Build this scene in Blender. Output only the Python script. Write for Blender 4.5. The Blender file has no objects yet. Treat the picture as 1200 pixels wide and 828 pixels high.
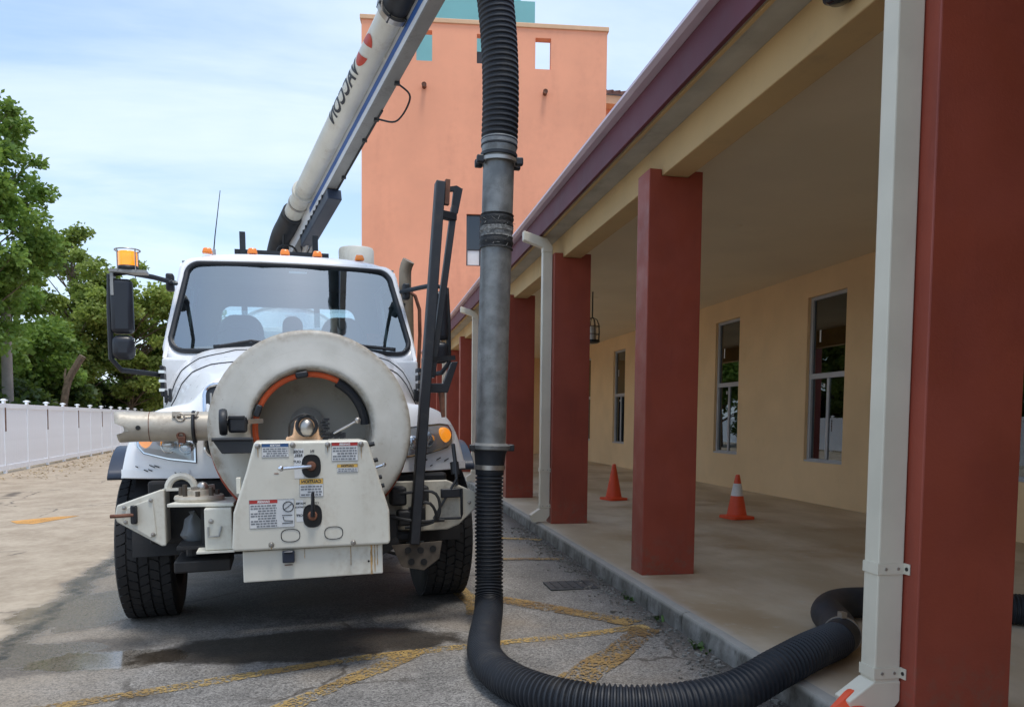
import bpy, bmesh, math, random
from mathutils import Vector, Matrix, Euler, noise as mnoise
from mathutils.bvhtree import BVHTree
random.seed(7)
rad = math.radians
scene = bpy.context.scene
COL = scene.collection

# ------------------------------------------------------------------ camera
YAW, PITCH, ROLL = math.atan(170 / 900), rad(3.2), rad(0.57)
fw = Vector((math.sin(YAW) * math.cos(PITCH), math.cos(YAW) * math.cos(PITCH), -math.sin(PITCH)))
r0 = Vector((math.cos(YAW), -math.sin(YAW), 0)); u0 = r0.cross(fw)
rr = r0 * math.cos(ROLL) + u0 * math.sin(ROLL); uu = -r0 * math.sin(ROLL) + u0 * math.cos(ROLL)
cd = bpy.data.cameras.new('camera'); cam = bpy.data.objects.new('camera', cd); COL.objects.link(cam)
cam.matrix_world = Matrix(((rr.x, uu.x, -fw.x, 0), (rr.y, uu.y, -fw.y, 0), (rr.z, uu.z, -fw.z, 1.35), (0, 0, 0, 1)))
cd.sensor_width = 36; cd.lens = 27; cd.shift_y = 0.1075; cd.clip_end = 2000; cd.clip_start = .05
scene.camera = cam
cy = scene.cycles; cy.max_bounces = 8; cy.diffuse_bounces = 5; cy.glossy_bounces = 4; cy.transmission_bounces = 4; cy.transparent_max_bounces = 10

# ------------------------------------------------------------------ light
SUN_EL, SUN_AZ = rad(76), rad(160)      # azimuth measured from +Y towards +X: high, behind the viewpoint and over the arcade roof
world = bpy.data.worlds.new('World'); scene.world = world; world.use_nodes = True
wt = world.node_tree; wt.nodes.clear()
sd = bpy.data.lights.new('sun', 'SUN'); sd.energy = 1.5; sd.angle = rad(14); sd.color = (1, .95, .88)
sun = bpy.data.objects.new('sun', sd); COL.objects.link(sun)
sdir = Vector((math.sin(SUN_AZ) * math.cos(SUN_EL), math.cos(SUN_AZ) * math.cos(SUN_EL), math.sin(SUN_EL)))
sun.rotation_euler = sdir.to_track_quat('Z', 'Y').to_euler()
scene.view_settings.view_transform = 'Standard'; scene.view_settings.look = 'None'
scene.view_settings.exposure = 0.68; scene.view_settings.gamma = 1; scene.view_settings.use_curve_mapping = False

class NT:
    def __init__(s, tree): s.t = tree
    def n(s, typ, **kw):
        nd = s.t.nodes.new(typ)
        for k, v in kw.items(): setattr(nd, k, v)
        return nd
    def put(s, sock, v):
        if v is None: return
        if hasattr(v, 'is_output'): s.t.links.new(v, sock)
        elif isinstance(v, (tuple, list)):
            sock.default_value = (*v, 1) if len(v) == 3 and len(sock.default_value) == 4 else v
        else: sock.default_value = v
    def m(s, op, a, b=None, c=None, clamp=False):
        nd = s.n('ShaderNodeMath', operation=op, use_clamp=clamp)
        for i, v in enumerate((a, b, c)): s.put(nd.inputs[i], v)
        return nd.outputs[0]
    def vm(s, op, a, b=None):
        nd = s.n('ShaderNodeVectorMath', operation=op); s.put(nd.inputs[0], a); s.put(nd.inputs[1], b)
        return nd.outputs[0]
    def mix(s, f, a, b, blend='MIX'):
        nd = s.n('ShaderNodeMix', data_type='RGBA', blend_type=blend)
        s.put(nd.inputs[0], f); s.put(nd.inputs[6], a); s.put(nd.inputs[7], b); return nd.outputs[2]
    def noise(s, vec, scale, detail=4, rough=.55, dist=0):
        nd = s.n('ShaderNodeTexNoise'); s.put(nd.inputs['Vector'], vec)
        nd.inputs['Scale'].default_value = scale; nd.inputs['Detail'].default_value = detail
        nd.inputs['Roughness'].default_value = rough; nd.inputs['Distortion'].default_value = dist
        return nd.outputs[0]
    def voro(s, vec, scale, out='Color', feature='F1'):
        nd = s.n('ShaderNodeTexVoronoi', feature=feature); s.put(nd.inputs['Vector'], vec); nd.inputs['Scale'].default_value = scale
        return nd.outputs[out]
    def map(s, v, a, b, c=0, d=1, smooth=True):
        nd = s.n('ShaderNodeMapRange'); nd.interpolation_type = 'SMOOTHSTEP' if smooth else 'LINEAR'
        for i, q in enumerate((v, a, b, c, d)): s.put(nd.inputs[i], q)
        return nd.outputs[0]
    def scale(s, vec, sc):
        nd = s.n('ShaderNodeMapping'); s.put(nd.inputs[0], vec); nd.inputs['Scale'].default_value = sc; return nd.outputs[0]
    def sep(s, vec):
        nd = s.n('ShaderNodeSeparateXYZ'); s.put(nd.inputs[0], vec); return nd.outputs
    def comb(s, x, y, z):
        nd = s.n('ShaderNodeCombineXYZ'); s.put(nd.inputs[0], x); s.put(nd.inputs[1], y); s.put(nd.inputs[2], z); return nd.outputs[0]
    def bump(s, h, strength, dist=.01, nrm=None):
        nd = s.n('ShaderNodeBump'); nd.inputs['Strength'].default_value = strength; nd.inputs['Distance'].default_value = dist
        s.put(nd.inputs['Height'], h)
        if nrm is not None: s.put(nd.inputs['Normal'], nrm)
        return nd.outputs[0]

# sky: daylight blue with thin streaky cloud spread over the whole dome
W = NT(wt)
sky = W.n('ShaderNodeTexSky', sky_type='NISHITA'); sky.sun_disc = False; sky.sun_elevation = SUN_EL; sky.sun_rotation = SUN_AZ
sky.air_density = 1.0; sky.dust_density = 1.2; sky.ozone_density = 1.0
tc = W.n('ShaderNodeTexCoord').outputs['Generated']
sx, sy, sz = W.sep(tc)
den = W.m('ADD', W.m('MAXIMUM', sz, 0), .18)
pv = W.comb(W.m('DIVIDE', sx, den), W.m('DIVIDE', sy, den), 0)
rot = W.n('ShaderNodeMapping'); W.put(rot.inputs[0], pv); rot.inputs['Rotation'].default_value = (0, 0, rad(-28)); rot.inputs['Scale'].default_value = (.6, 1.7, 1)
c1 = W.noise(rot.outputs[0], 1.1, 7, .55, .5)
c2 = W.noise(pv, .8, 5, .5, .3)
cm = W.map(W.m('ADD', W.m('MULTIPLY', c1, .75), W.m('MULTIPLY', c2, .35)), .40, .72)
hz = W.map(sz, .0, .5, .45, .0)
cm = W.m('MAXIMUM', W.m('ADD', W.m('MULTIPLY', cm, .66), .12), hz)
skyc = W.mix(1, sky.outputs[0], (.12, .12, .12), 'MULTIPLY')
skyc = W.mix(1, skyc, (.055, .105, .17), 'ADD')
grey = W.mix(W.noise(pv, 2.2, 4), (.52, .62, .77), (.68, .745, .83))
skyf = W.mix(cm, skyc, grey)
bg = W.n('ShaderNodeBackground'); W.put(bg.inputs[0], skyf); bg.inputs[1].default_value = 1.0
wo = W.n('ShaderNodeOutputWorld'); wt.links.new(bg.outputs[0], wo.inputs[0])

# ------------------------------------------------------------------ materials
MATS = {}
def newmat(name):
    m = bpy.data.materials.new(name); m.use_nodes = True; t = NT(m.node_tree); m.node_tree.nodes.clear()
    b = t.n('ShaderNodeBsdfPrincipled'); o = t.n('ShaderNodeOutputMaterial'); m.node_tree.links.new(b.outputs[0], o.inputs[0])
    MATS[name] = m
    return m, t, b, o
def pbr(name, col, rough=.5, metal=0, var=.12, vscale=3, dirt=None, damt=.5, dscale=4, streak=False, bump=0, bscale=60, coat=0, spec=.5, rvar=.1, emit=None):
    m, t, b, o = newmat(name)
    v = t.n('ShaderNodeTexCoord').outputs['Object']
    n1 = t.noise(v, vscale, 5)
    c = t.mix(t.map(n1, .3, .7, 0, 1), tuple(x * (1 - var) for x in col), tuple(min(1, x * (1 + var)) for x in col))
    r = t.m('ADD', t.m('MULTIPLY', t.noise(v, vscale * 4, 4), rvar * 2), rough - rvar)
    if dirt is not None:
        dv = t.scale(v, (1, 1, .15)) if streak else v
        dn = t.m('ADD', t.m('MULTIPLY', t.noise(dv, dscale, 6, .65), .75), t.m('MULTIPLY', t.noise(v, dscale * 9, 4, .6), .25))
        f = t.map(dn, .56 - .16 * damt, .82 - .1 * damt, 0, min(1, .35 + damt * .6))
        c = t.mix(f, c, dirt); r = t.m('ADD', r, t.m('MULTIPLY', f, .25))
    t.put(b.inputs['Base Color'], c); t.put(b.inputs['Roughness'], r)
    b.inputs['Metallic'].default_value = metal; b.inputs['Specular IOR Level'].default_value = spec
    b.inputs['Coat Weight'].default_value = coat; b.inputs['Coat Roughness'].default_value = .08
    if bump: t.put(b.inputs['Normal'], t.bump(t.noise(v, bscale, 5, .6), bump, .01))
    if emit: b.inputs['Emission Color'].default_value = (*emit[0], 1); b.inputs['Emission Strength'].default_value = emit[1]
    return m

pbr('white_paint', (.80, .81, .82), .28, var=.04, dirt=(.42, .38, .30), damt=.25, dscale=3, coat=.6, streak=True)
pbr('cab_paint', (.86, .865, .87), .3, var=.03, dirt=(.55, .52, .46), damt=.15, dscale=2.5, coat=.4)
pbr('cream_paint', (.66, .64, .555), .42, var=.06, dirt=(.33, .25, .155), damt=.42, dscale=4.2, streak=True, bump=.03, bscale=120)
pbr('dirty_cream', (.52, .48, .39), .55, var=.15, dirt=(.13, .09, .06), damt=.62, dscale=5, bump=.08)
def reel_mat():
    m, t, b, o = newmat('reel_paint')
    v = t.n('ShaderNodeTexCoord').outputs['Object']; x, y, z = t.sep(v)
    dx, dz = t.m('SUBTRACT', x, .03), t.m('SUBTRACT', z, 1.337); r = t.m('SQRT', t.m('ADD', t.m('MULTIPLY', dx, dx), t.m('MULTIPLY', dz, dz)))
    n1 = t.noise(v, 4, 6, .6); n2 = t.noise(v, 22, 5, .65)
    c = t.mix(t.map(n1, .3, .7), (.54, .53, .475), (.645, .635, .585))
    grime = t.m('MULTIPLY', t.map(t.m('ADD', r, t.m('MULTIPLY', t.m('SUBTRACT', n1, .5), .12)), .51, .585), t.map(n2, .3, .65, .35, .95))
    c = t.mix(grime, c, (.24, .19, .13))
    inner = t.m('MULTIPLY', t.m('MULTIPLY', t.map(r, .35, .385, 1, 0), t.map(r, .31, .34)), t.map(n2, .35, .7, .15, .75)); c = t.mix(inner, c, (.27, .23, .17))
    c = t.mix(t.map(t.noise(v, 9, 6, .7), .60, .78, 0, .55), c, (.36, .31, .235))
    spk = t.map(t.noise(v, 60, 3, .6), .70, .76, 0, .8); c = t.mix(spk, c, (.16, .11, .07))
    t.put(b.inputs['Base Color'], c); t.put(b.inputs['Roughness'], t.map(n1, .3, .7, .42, .62))
    t.put(b.inputs['Normal'], t.bump(n2, .06, .01))
reel_mat()
pbr('reel_back_shaded', (.40, .39, .35), .55, var=.1, dirt=(.22, .18, .13), damt=.4, dscale=6)  # darker than the reel paint: recess shade put into the colour, plus dirt
pbr('black_steel', (.014, .016, .020), .45, var=.3, dirt=(.05, .045, .04), damt=.35, dscale=7, bump=.05)
pbr('black_plastic', (.012, .014, .018), .5, var=.2, dirt=(.04, .04, .04), damt=.2)
pbr('chassis_black', (.016, .016, .017), .65, var=.3, dirt=(.06, .05, .04), damt=.5, dscale=6, bump=.1)
pbr('rubber_hose', (.011, .014, .020), .56, var=.25, dirt=(.06, .056, .05), damt=.5, dscale=7, bump=.05, bscale=90)
pbr('tyre', (.017, .017, .018), .75, var=.2, dirt=(.06, .054, .048), damt=.35, dscale=6, bump=.12, bscale=80)
pbr('galv_steel', (.20, .205, .20), .42, metal=.35, var=.25, vscale=9, dirt=(.09, .085, .075), damt=.6, dscale=11, bump=.05, bscale=30, rvar=.12)
pbr('dark_tape', (.014, .015, .016), .6, var=.3, bump=.6, bscale=90)
pbr('frayed_tape', (.20, .20, .19), .7, var=.5, vscale=60, bump=.6, bscale=140)
pbr('chrome', (.75, .76, .78), .16, metal=1, var=.05)
pbr('steel', (.42, .40, .37), .38, metal=.9, var=.15, dirt=(.16, .09, .05), damt=.4, dscale=12)
pbr('rusty', (.17, .07, .04), .75, var=.4, vscale=12)
pbr('rust_stain', (.42, .25, .09), .7, var=.5, vscale=20, dirt=(.55, .48, .36), damt=.7, dscale=25)
pbr('amber', (.95, .25, .015), .2, var=.05, coat=.5, spec=.6)
pbr('amber_lit', (.95, .30, .015), .25, var=.05, coat=.5, emit=((1, .33, .02), .55))
pbr('red_hose', (.30, .045, .02), .45, var=.15)
pbr('orange_hose', (.62, .10, .025), .42, var=.12)
pbr('interior', (.20, .22, .235), .7, var=.1)
pbr('interior_dark', (.06, .07, .08), .7, var=.1)
pbr('seat_cloth', (.13, .145, .16), .9, var=.15)
pbr('beam_grey', (.30, .30, .285), .45, var=.1, dirt=(.12, .11, .09), damt=.4, dscale=5)
pbr('navy_steel', (.022, .032, .055), .4, var=.2)
pbr('stripe_blue', (.05, .14, .42), .4, var=.08)
pbr('stripe_white', (.72, .74, .76), .4, var=.05, dirt=(.4, .38, .33), damt=.2)
pbr('logo_red', (.52, .05, .025), .4, var=.1)
pbr('ink_dark', (.03, .035, .045), .5, var=.2)
pbr('decal_white', (.70, .71, .70), .45, var=.05)
pbr('decal_red', (.45, .04, .035), .45, var=.05)
pbr('decal_blue', (.035, .10, .24), .45, var=.05)
pbr('decal_yellow', (.68, .42, .09), .45, var=.05)
pbr('decal_ink', (.18, .19, .21), .5, var=.1)
pbr('alu_dirty', (.50, .455, .375), .45, metal=.25, var=.2, vscale=5, dirt=(.17, .125, .085), damt=.6, dscale=5, bump=.06, bscale=25)
pbr('exhaust_tan', (.30, .24, .17), .5, metal=.4, var=.2, dirt=(.1, .08, .06), damt=.4)
# building
def column_mat():
    m, t, b, o = newmat('column_red')
    v = t.n('ShaderNodeTexCoord').outputs['Object']; x, y, z = t.sep(v)
    c = t.mix(t.map(t.noise(v, 2.2, 5), .3, .7), (.26, .046, .025), (.32, .060, .033))
    c = t.mix(t.map(t.noise(t.scale(v, (1, 1, .12)), 9, 5, .6), .55, .75, 0, .3), c, (.15, .028, .02))
    spl = t.m('MULTIPLY', t.map(z, .0, .42, 1, 0), t.map(t.noise(v, 16, 6, .7), .45, .68))
    c = t.mix(t.m('MULTIPLY', spl, .6), c, (.17, .10, .07))
    chip = t.map(t.noise(v, 38, 4, .7), .70, .74); c = t.mix(t.m('MULTIPLY', chip, .35), c, (.34, .12, .09))
    t.put(b.inputs['Base Color'], c); t.put(b.inputs['Roughness'], t.map(t.noise(v, 5, 4), .3, .7, .38, .58))
    h = t.m('ADD', t.m('MULTIPLY', t.noise(v, 90, 4, .6), .5), t.m('MULTIPLY', t.noise(v, 6, 4, .5), .9))
    t.put(b.inputs['Normal'], t.bump(h, .16, .012))
column_mat()
pbr('wall_cream', (.80, .565, .31), .75, var=.05, vscale=1.2, dirt=(.67, .46, .245), damt=.2, dscale=1.5, bump=.12, bscale=120)
pbr('beam_cream', (.56, .38, .175), .7, var=.08, vscale=1.2, dirt=(.32, .24, .14), damt=.35, dscale=1.6, bump=.1, bscale=100)
pbr('soffit_grey', (.42, .40, .34), .75, var=.12, dirt=(.2, .18, .14), damt=.45, dscale=2, bump=.15, bscale=70)
pbr('ceiling_paint', (.76, .65, .47), .85, var=.04, vscale=.8, dirt=(.6, .51, .37), damt=.2, dscale=.8, bump=.06, bscale=150)
pbr('fascia_maroon', (.115, .019, .033), .6, var=.12, vscale=1.5)
pbr('gutter_mauve', (.62, .50, .56), .4, var=.06)
pbr('roof_metal', (.20, .07, .06), .45, var=.1)
pbr('spout_white', (.66, .61, .49), .38, var=.05, dirt=(.40, .35, .26), damt=.25, dscale=3, streak=True)
pbr('alu_frame', (.46, .475, .49), .4, metal=.2, var=.06)
pbr('salmon', (.90, .385, .225), .8, var=.07, vscale=.35, dirt=(.70, .29, .18), damt=.55, dscale=.5, streak=True, bump=.1, bscale=30)
pbr('coping_peach', (.74, .46, .27), .7, var=.05)
pbr('teal', (.20, .47, .47), .7, var=.06, vscale=.4)
pbr('roof_brown', (.16, .07, .05), .7, var=.3, vscale=6)
pbr('rust_dark', (.075, .06, .045), .75, var=.4, vscale=9)
pbr('door_dark', (.03, .03, .035), .5)
pbr('lamp_black', (.012, .012, .012), .4)
pbr('cone_orange', (.78, .085, .025), .5, var=.08, dirt=(.35, .06, .03), damt=.3, dscale=12)
pbr('cone_white', (.72, .71, .68), .5, var=.05, dirt=(.4, .36, .3), damt=.3, dscale=14)
pbr('fence_white', (.88, .91, .94), .45, var=.03, dirt=(.5, .52, .52), damt=.15)
pbr('plate_brown', (.16, .085, .055), .7, var=.5, vscale=14)
pbr('bark', (.16, .12, .085), .9, var=.3, vscale=8, bump=.4, bscale=25)
pbr('pole_grey', (.33, .30, .26), .85, var=.12, bump=.15)
pbr('cable', (.02, .02, .02), .6)
pbr('bag', (.13, .14, .145), .35, var=.2)
pbr('iron', (.045, .047, .05), .6, var=.3, vscale=20, bump=.3, bscale=60)
pbr('debris', (.42, .33, .20), .9, var=.5, vscale=30)
pbr('weed', (.06, .12, .02), .6, var=.3)

def glassmat(name, tint, refl, rough=.02):
    m, t, b, o = newmat(name); m.node_tree.nodes.remove(b)
    tr = t.n('ShaderNodeBsdfTransparent'); tr.inputs[0].default_value = (*tint, 1)
    gl = t.n('ShaderNodeBsdfGlossy'); gl.inputs['Roughness'].default_value = rough; gl.inputs[0].default_value = (.86, .95, 1, 1)
    fr = t.n('ShaderNodeFresnel'); fr.inputs[0].default_value = 1.5
    mx = t.n('ShaderNodeMixShader'); t.put(mx.inputs[0], t.m('ADD', fr.outputs[0], refl, clamp=True))
    m.node_tree.links.new(tr.outputs[0], mx.inputs[1]); m.node_tree.links.new(gl.outputs[0], mx.inputs[2])
    m.node_tree.links.new(mx.outputs[0], o.inputs[0])
glassmat('windshield_glass', (.68, .86, .88), .28)
glassmat('window_glass', (.25, .28, .30), .10, .01)
glassmat('lens_glass', (.85, .88, .9), .08)
pbr('dark_glass', (.015, .018, .022), .06, var=.05, spec=.8, rvar=.01)
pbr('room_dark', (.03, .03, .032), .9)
pbr('mirror_back', (.014, .016, .022), .35, var=.1)

def leafmat(name, c0, c1):
    m, t, b, o = newmat(name)
    rnd = t.n('ShaderNodeNewGeometry').outputs['Random Per Island']
    v = t.n('ShaderNodeTexCoord').outputs['Object']
    c = t.mix(rnd, c0, c1); c = t.mix(t.map(t.noise(v, .7, 3), .35, .7), c, tuple(x * 1.35 for x in c1))
    t.put(b.inputs['Base Color'], c); b.inputs['Roughness'].default_value = .55
    tl = t.n('ShaderNodeBsdfTranslucent'); t.put(tl.inputs[0], t.mix(.5, c, (.24, .32, .05)))
    mx = t.n('ShaderNodeMixShader'); mx.inputs[0].default_value = .48
    m.node_tree.links.new(b.outputs[0], mx.inputs[1]); m.node_tree.links.new(tl.outputs[0], mx.inputs[2]); m.node_tree.links.new(mx.outputs[0], o.inputs[0])
leafmat('leaf_mid', (.085, .165, .027), (.20, .325, .068))
leafmat('leaf_olive', (.13, .20, .04), (.30, .37, .09))
leafmat('leaf_dark', (.022, .05, .012), (.055, .10, .025))

def ground_mat():
    m, t, b, o = newmat('asphalt')
    v = t.n('ShaderNodeTexCoord').outputs['Object']; x, y, z = t.sep(v)
    big = t.noise(v, .55, 5); mid = t.noise(v, 2.3, 6, .6); fine = t.noise(v, 14, 5, .6)
    wob = t.m('MULTIPLY', t.m('SUBTRACT', mid, .5), .9)
    wob2 = t.m('MULTIPLY', t.m('SUBTRACT', t.noise(v, 7, 5, .6), .5), .45)
    agg = t.voro(v, 110); ag = t.n('ShaderNodeSeparateColor'); t.put(ag.inputs[0], agg); av = ag.outputs[0]
    grit = t.voro(v, 260); ag2 = t.n('ShaderNodeSeparateColor'); t.put(ag2.inputs[0], grit)
    sp = t.m('ADD', t.m('MULTIPLY', av, .6), t.m('MULTIPLY', ag2.outputs[0], .4))
    lum = t.m('MULTIPLY', t.map(sp, .1, .95, .075, .40, False), t.map(t.m('ADD', t.m('MULTIPLY', mid, .6), t.m('MULTIPLY', big, .5)), .35, .75, .62, 1.18))
    base = t.mix(1, t.comb(lum, lum, lum), (1.0, .955, .89), 'MULTIPLY')
    base = t.mix(t.map(t.noise(v, 1.1, 5), .45, .7, 0, .5), base, (.23, .18, .125))
    base = t.mix(t.m('MULTIPLY', t.map(t.m('ADD', x, wob), -.9, -1.9), t.map(sp, .2, .8, .3, .65)), base, (.36, .29, .205))
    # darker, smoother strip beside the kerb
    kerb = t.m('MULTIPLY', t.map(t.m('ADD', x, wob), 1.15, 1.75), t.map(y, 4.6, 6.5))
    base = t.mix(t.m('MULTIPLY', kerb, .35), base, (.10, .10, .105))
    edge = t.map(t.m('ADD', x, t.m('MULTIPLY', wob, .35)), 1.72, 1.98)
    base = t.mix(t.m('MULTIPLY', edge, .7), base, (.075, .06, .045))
    # worn tan pavement on the far left
    bx = t.m('ADD', t.map(y, 5.0, 9.5, -2.25, -2.7, False), t.m('MULTIPLY', wob, .45))
    tan = t.m('MULTIPLY', t.map(t.m('SUBTRACT', bx, x), -.05, .10), t.map(t.m('ADD', y, wob), 4.9, 5.5))
    tan = t.m('MAXIMUM', tan, t.map(t.m('ADD', y, wob), 12, 16))
    tlum = t.mix(t.map(t.m('ADD', t.m('MULTIPLY', fine, .4), t.m('MULTIPLY', mid, .6)), .3, .7), (.30, .235, .165), (.47, .39, .29))
    tlum = t.mix(t.map(t.noise(t.scale(v, (1, .35, 1)), 1.4, 6, .65), .55, .75, 0, .5), tlum, (.25, .19, .13))
    base = t.mix(tan, base, tlum)
    cd_ = t.voro(t.vm('ADD', v, t.comb(t.m('MULTIPLY', wob, .5), t.m('MULTIPLY', wob2, .5), 0)), .42, 'Distance', 'DISTANCE_TO_EDGE')
    crk = t.m('MULTIPLY', t.map(cd_, .002, .010, 1, 0), t.map(t.noise(v, .9, 3), .46, .56))
    base = t.mix(t.m('MULTIPLY', crk, .75), base, (.055, .045, .035))
    # wet film and puddles
    def ell(cx, cy, rx, ry, w):
        dx = t.m('DIVIDE', t.m('SUBTRACT', x, cx), rx); dy = t.m('DIVIDE', t.m('SUBTRACT', y, cy), ry)
        return t.m('ADD', t.m('SQRT', t.m('ADD', t.m('MULTIPLY', dx, dx), t.m('MULTIPLY', dy, dy))), w)
    w1 = t.m('ADD', wob, wob2)
    damp = t.map(ell(-.40, 4.84, 1.15, .34, w1), .8, 1.02, 1, 0)
    damp = t.m('MAXIMUM', damp, t.map(ell(-1.85, 4.92, .85, .38, w1), .75, 1.02, .55, 0))
    damp = t.m('MAXIMUM', damp, t.map(ell(-1.9, 6.15, .75, .75, w1), .7, 1.02, .45, 0))
    damp = t.m('MAXIMUM', damp, t.map(ell(-.35, 6.5, 1.3, 1.1, w1), .7, 1.15, .55, 0))
    line = t.m('ABSOLUTE', t.m('SUBTRACT', x, t.m('ADD', bx, .07)))
    run = t.m('MULTIPLY', t.map(t.m('ADD', line, t.m('MULTIPLY', wob2, .35)), .04, .2, 1, 0), t.m('MULTIPLY', t.map(y, 4.3, 4.8), t.map(y, 9.0, 9.8, 1, 0)))
    damp = t.m('MAXIMUM', damp, t.m('MULTIPLY', run, .6))
    base = t.mix(t.m('MULTIPLY', damp, .95), base, t.mix(1, base, (.17, .145, .12), 'MULTIPLY'))
    crack = t.m('MULTIPLY', t.map(t.m('ADD', line, t.m('MULTIPLY', wob2, .3)), .01, .06, 1, 0), t.map(y, 8.0, 9.0, 1, 0))
    crack = t.m('MULTIPLY', crack, t.map(t.noise(v, 9, 4), .4, .6))
    base = t.mix(t.m('MULTIPLY', crack, .75), base, (.03, .03, .03))
    pud = t.map(ell(-1.45, 4.80, .55, .24, w1), .75, .95, 1, 0)
    rough = t.m('SUBTRACT', .85, t.m('MULTIPLY', damp, .30))
    film = t.m('MAXIMUM', t.map(ell(-2.0, 6.15, .62, .75, w1), .7, .95, 1, 0), t.m('MULTIPLY', run, .9))
    film = t.m('MAXIMUM', film, t.map(ell(-2.05, 5.0, .55, .30, w1), .7, .95, .8, 0))
    rough = t.m('MINIMUM', rough, t.map(film, .15, .7, .85, .22)); rough = t.m('MINIMUM', rough, t.map(pud, .2, .7, .85, .07))
    t.put(b.inputs['Base Color'], base); t.put(b.inputs['Roughness'], rough)
    h = t.m('ADD', t.m('MULTIPLY', sp, .6), t.m('MULTIPLY', fine, .4))
    h = t.m('MULTIPLY', h, t.m('SUBTRACT', 1, t.m('MULTIPLY', pud, .97)))
    h = t.m('MULTIPLY', h, t.m('SUBTRACT', 1, t.m('MULTIPLY', film, .8)))
    h = t.m('MULTIPLY', h, t.m('SUBTRACT', 1, t.m('MULTIPLY', tan, .7)))
    t.put(b.inputs['Normal'], t.bump(h, .75, .008))
ground_mat()

def mark_mat(name, col, wear, dark):
    m, t, b, o = newmat(name)
    v = t.n('ShaderNodeTexCoord').outputs['Object']
    n1 = t.noise(v, 3, 6, .6); n2 = t.noise(v, 40, 4, .7); ag = t.n('ShaderNodeSeparateColor'); t.put(ag.inputs[0], t.voro(v, 85))
    c = t.mix(t.map(n1, .3, .7), tuple(k * .75 for k in col), col)
    c = t.mix(t.map(t.noise(v, 1.6, 4), .42, .62, 0, dark), c, (.15, .085, .03))
    t.put(b.inputs['Base Color'], c); b.inputs['Roughness'].default_value = .75
    t.put(b.inputs['Normal'], t.bump(ag.outputs[0], .5, .006))
    f = t.m('ADD', t.m('ADD', t.m('MULTIPLY', n1, .5), t.m('MULTIPLY', n2, .3)), t.m('MULTIPLY', ag.outputs[0], .22))
    tr = t.n('ShaderNodeBsdfTransparent'); mx = t.n('ShaderNodeMixShader'); t.put(mx.inputs[0], t.map(f, wear, wear + .12))
    m.node_tree.links.new(b.outputs[0], mx.inputs[2]); m.node_tree.links.new(tr.outputs[0], mx.inputs[1]); m.node_tree.links.new(mx.outputs[0], o.inputs[0])
mark_mat('yellow_paint', (.48, .33, .12), .44, .6)
mark_mat('yellow_dark', (.33, .215, .075), .44, .8)
mark_mat('orange_paint', (.72, .36, .09), .30, .1)

def concrete_mat():
    m, t, b, o = newmat('concrete')
    v = t.n('ShaderNodeTexCoord').outputs['Object']; x, y, z = t.sep(v)
    n1 = t.noise(t.scale(v, (1, .45, 1)), 1.1, 6, .6); n2 = t.noise(v, 9, 5, .6)
    c = t.mix(t.map(n1, .32, .68), (.46, .36, .235), (.68, .575, .43))
    c = t.mix(t.map(t.noise(v, .7, 5), .48, .7, 0, .85), c, (.36, .25, .14))
    c = t.mix(t.map(n2, .55, .75, 0, .35), c, (.56, .54, .49))
    rim = t.map(t.m('ADD', x, t.m('MULTIPLY', t.m('SUBTRACT', n2, .5), .12)), 2.03, 2.14, 1, 0)
    c = t.mix(t.m('MULTIPLY', rim, .5), c, (.55, .53, .48))
    t.put(b.inputs['Base Color'], c); t.put(b.inputs['Roughness'], t.map(n1, .3, .7, .5, .75))
    t.put(b.inputs['Normal'], t.bump(t.noise(v, 45, 5, .6), .15, .01))
    m, t, b, o = newmat('kerb_concrete')
    v = t.n('ShaderNodeTexCoord').outputs['Object']; x, y, z = t.sep(v)
    c = t.mix(t.map(t.noise(v, 5, 6, .65), .35, .7), (.14, .13, .11), (.30, .29, .265))
    c = t.mix(t.map(t.noise(t.scale(v, (1, 1, .4)), 11, 5, .7), .5, .68, 0, .8), c, (.06, .055, .045))
    t.put(b.inputs['Base Color'], c); b.inputs['Roughness'].default_value = .85
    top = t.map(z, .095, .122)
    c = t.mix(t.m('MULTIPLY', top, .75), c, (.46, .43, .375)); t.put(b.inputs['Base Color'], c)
    t.put(b.inputs['Normal'], t.bump(t.noise(v, 40, 6, .65), .3, .01))
concrete_mat()

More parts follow.
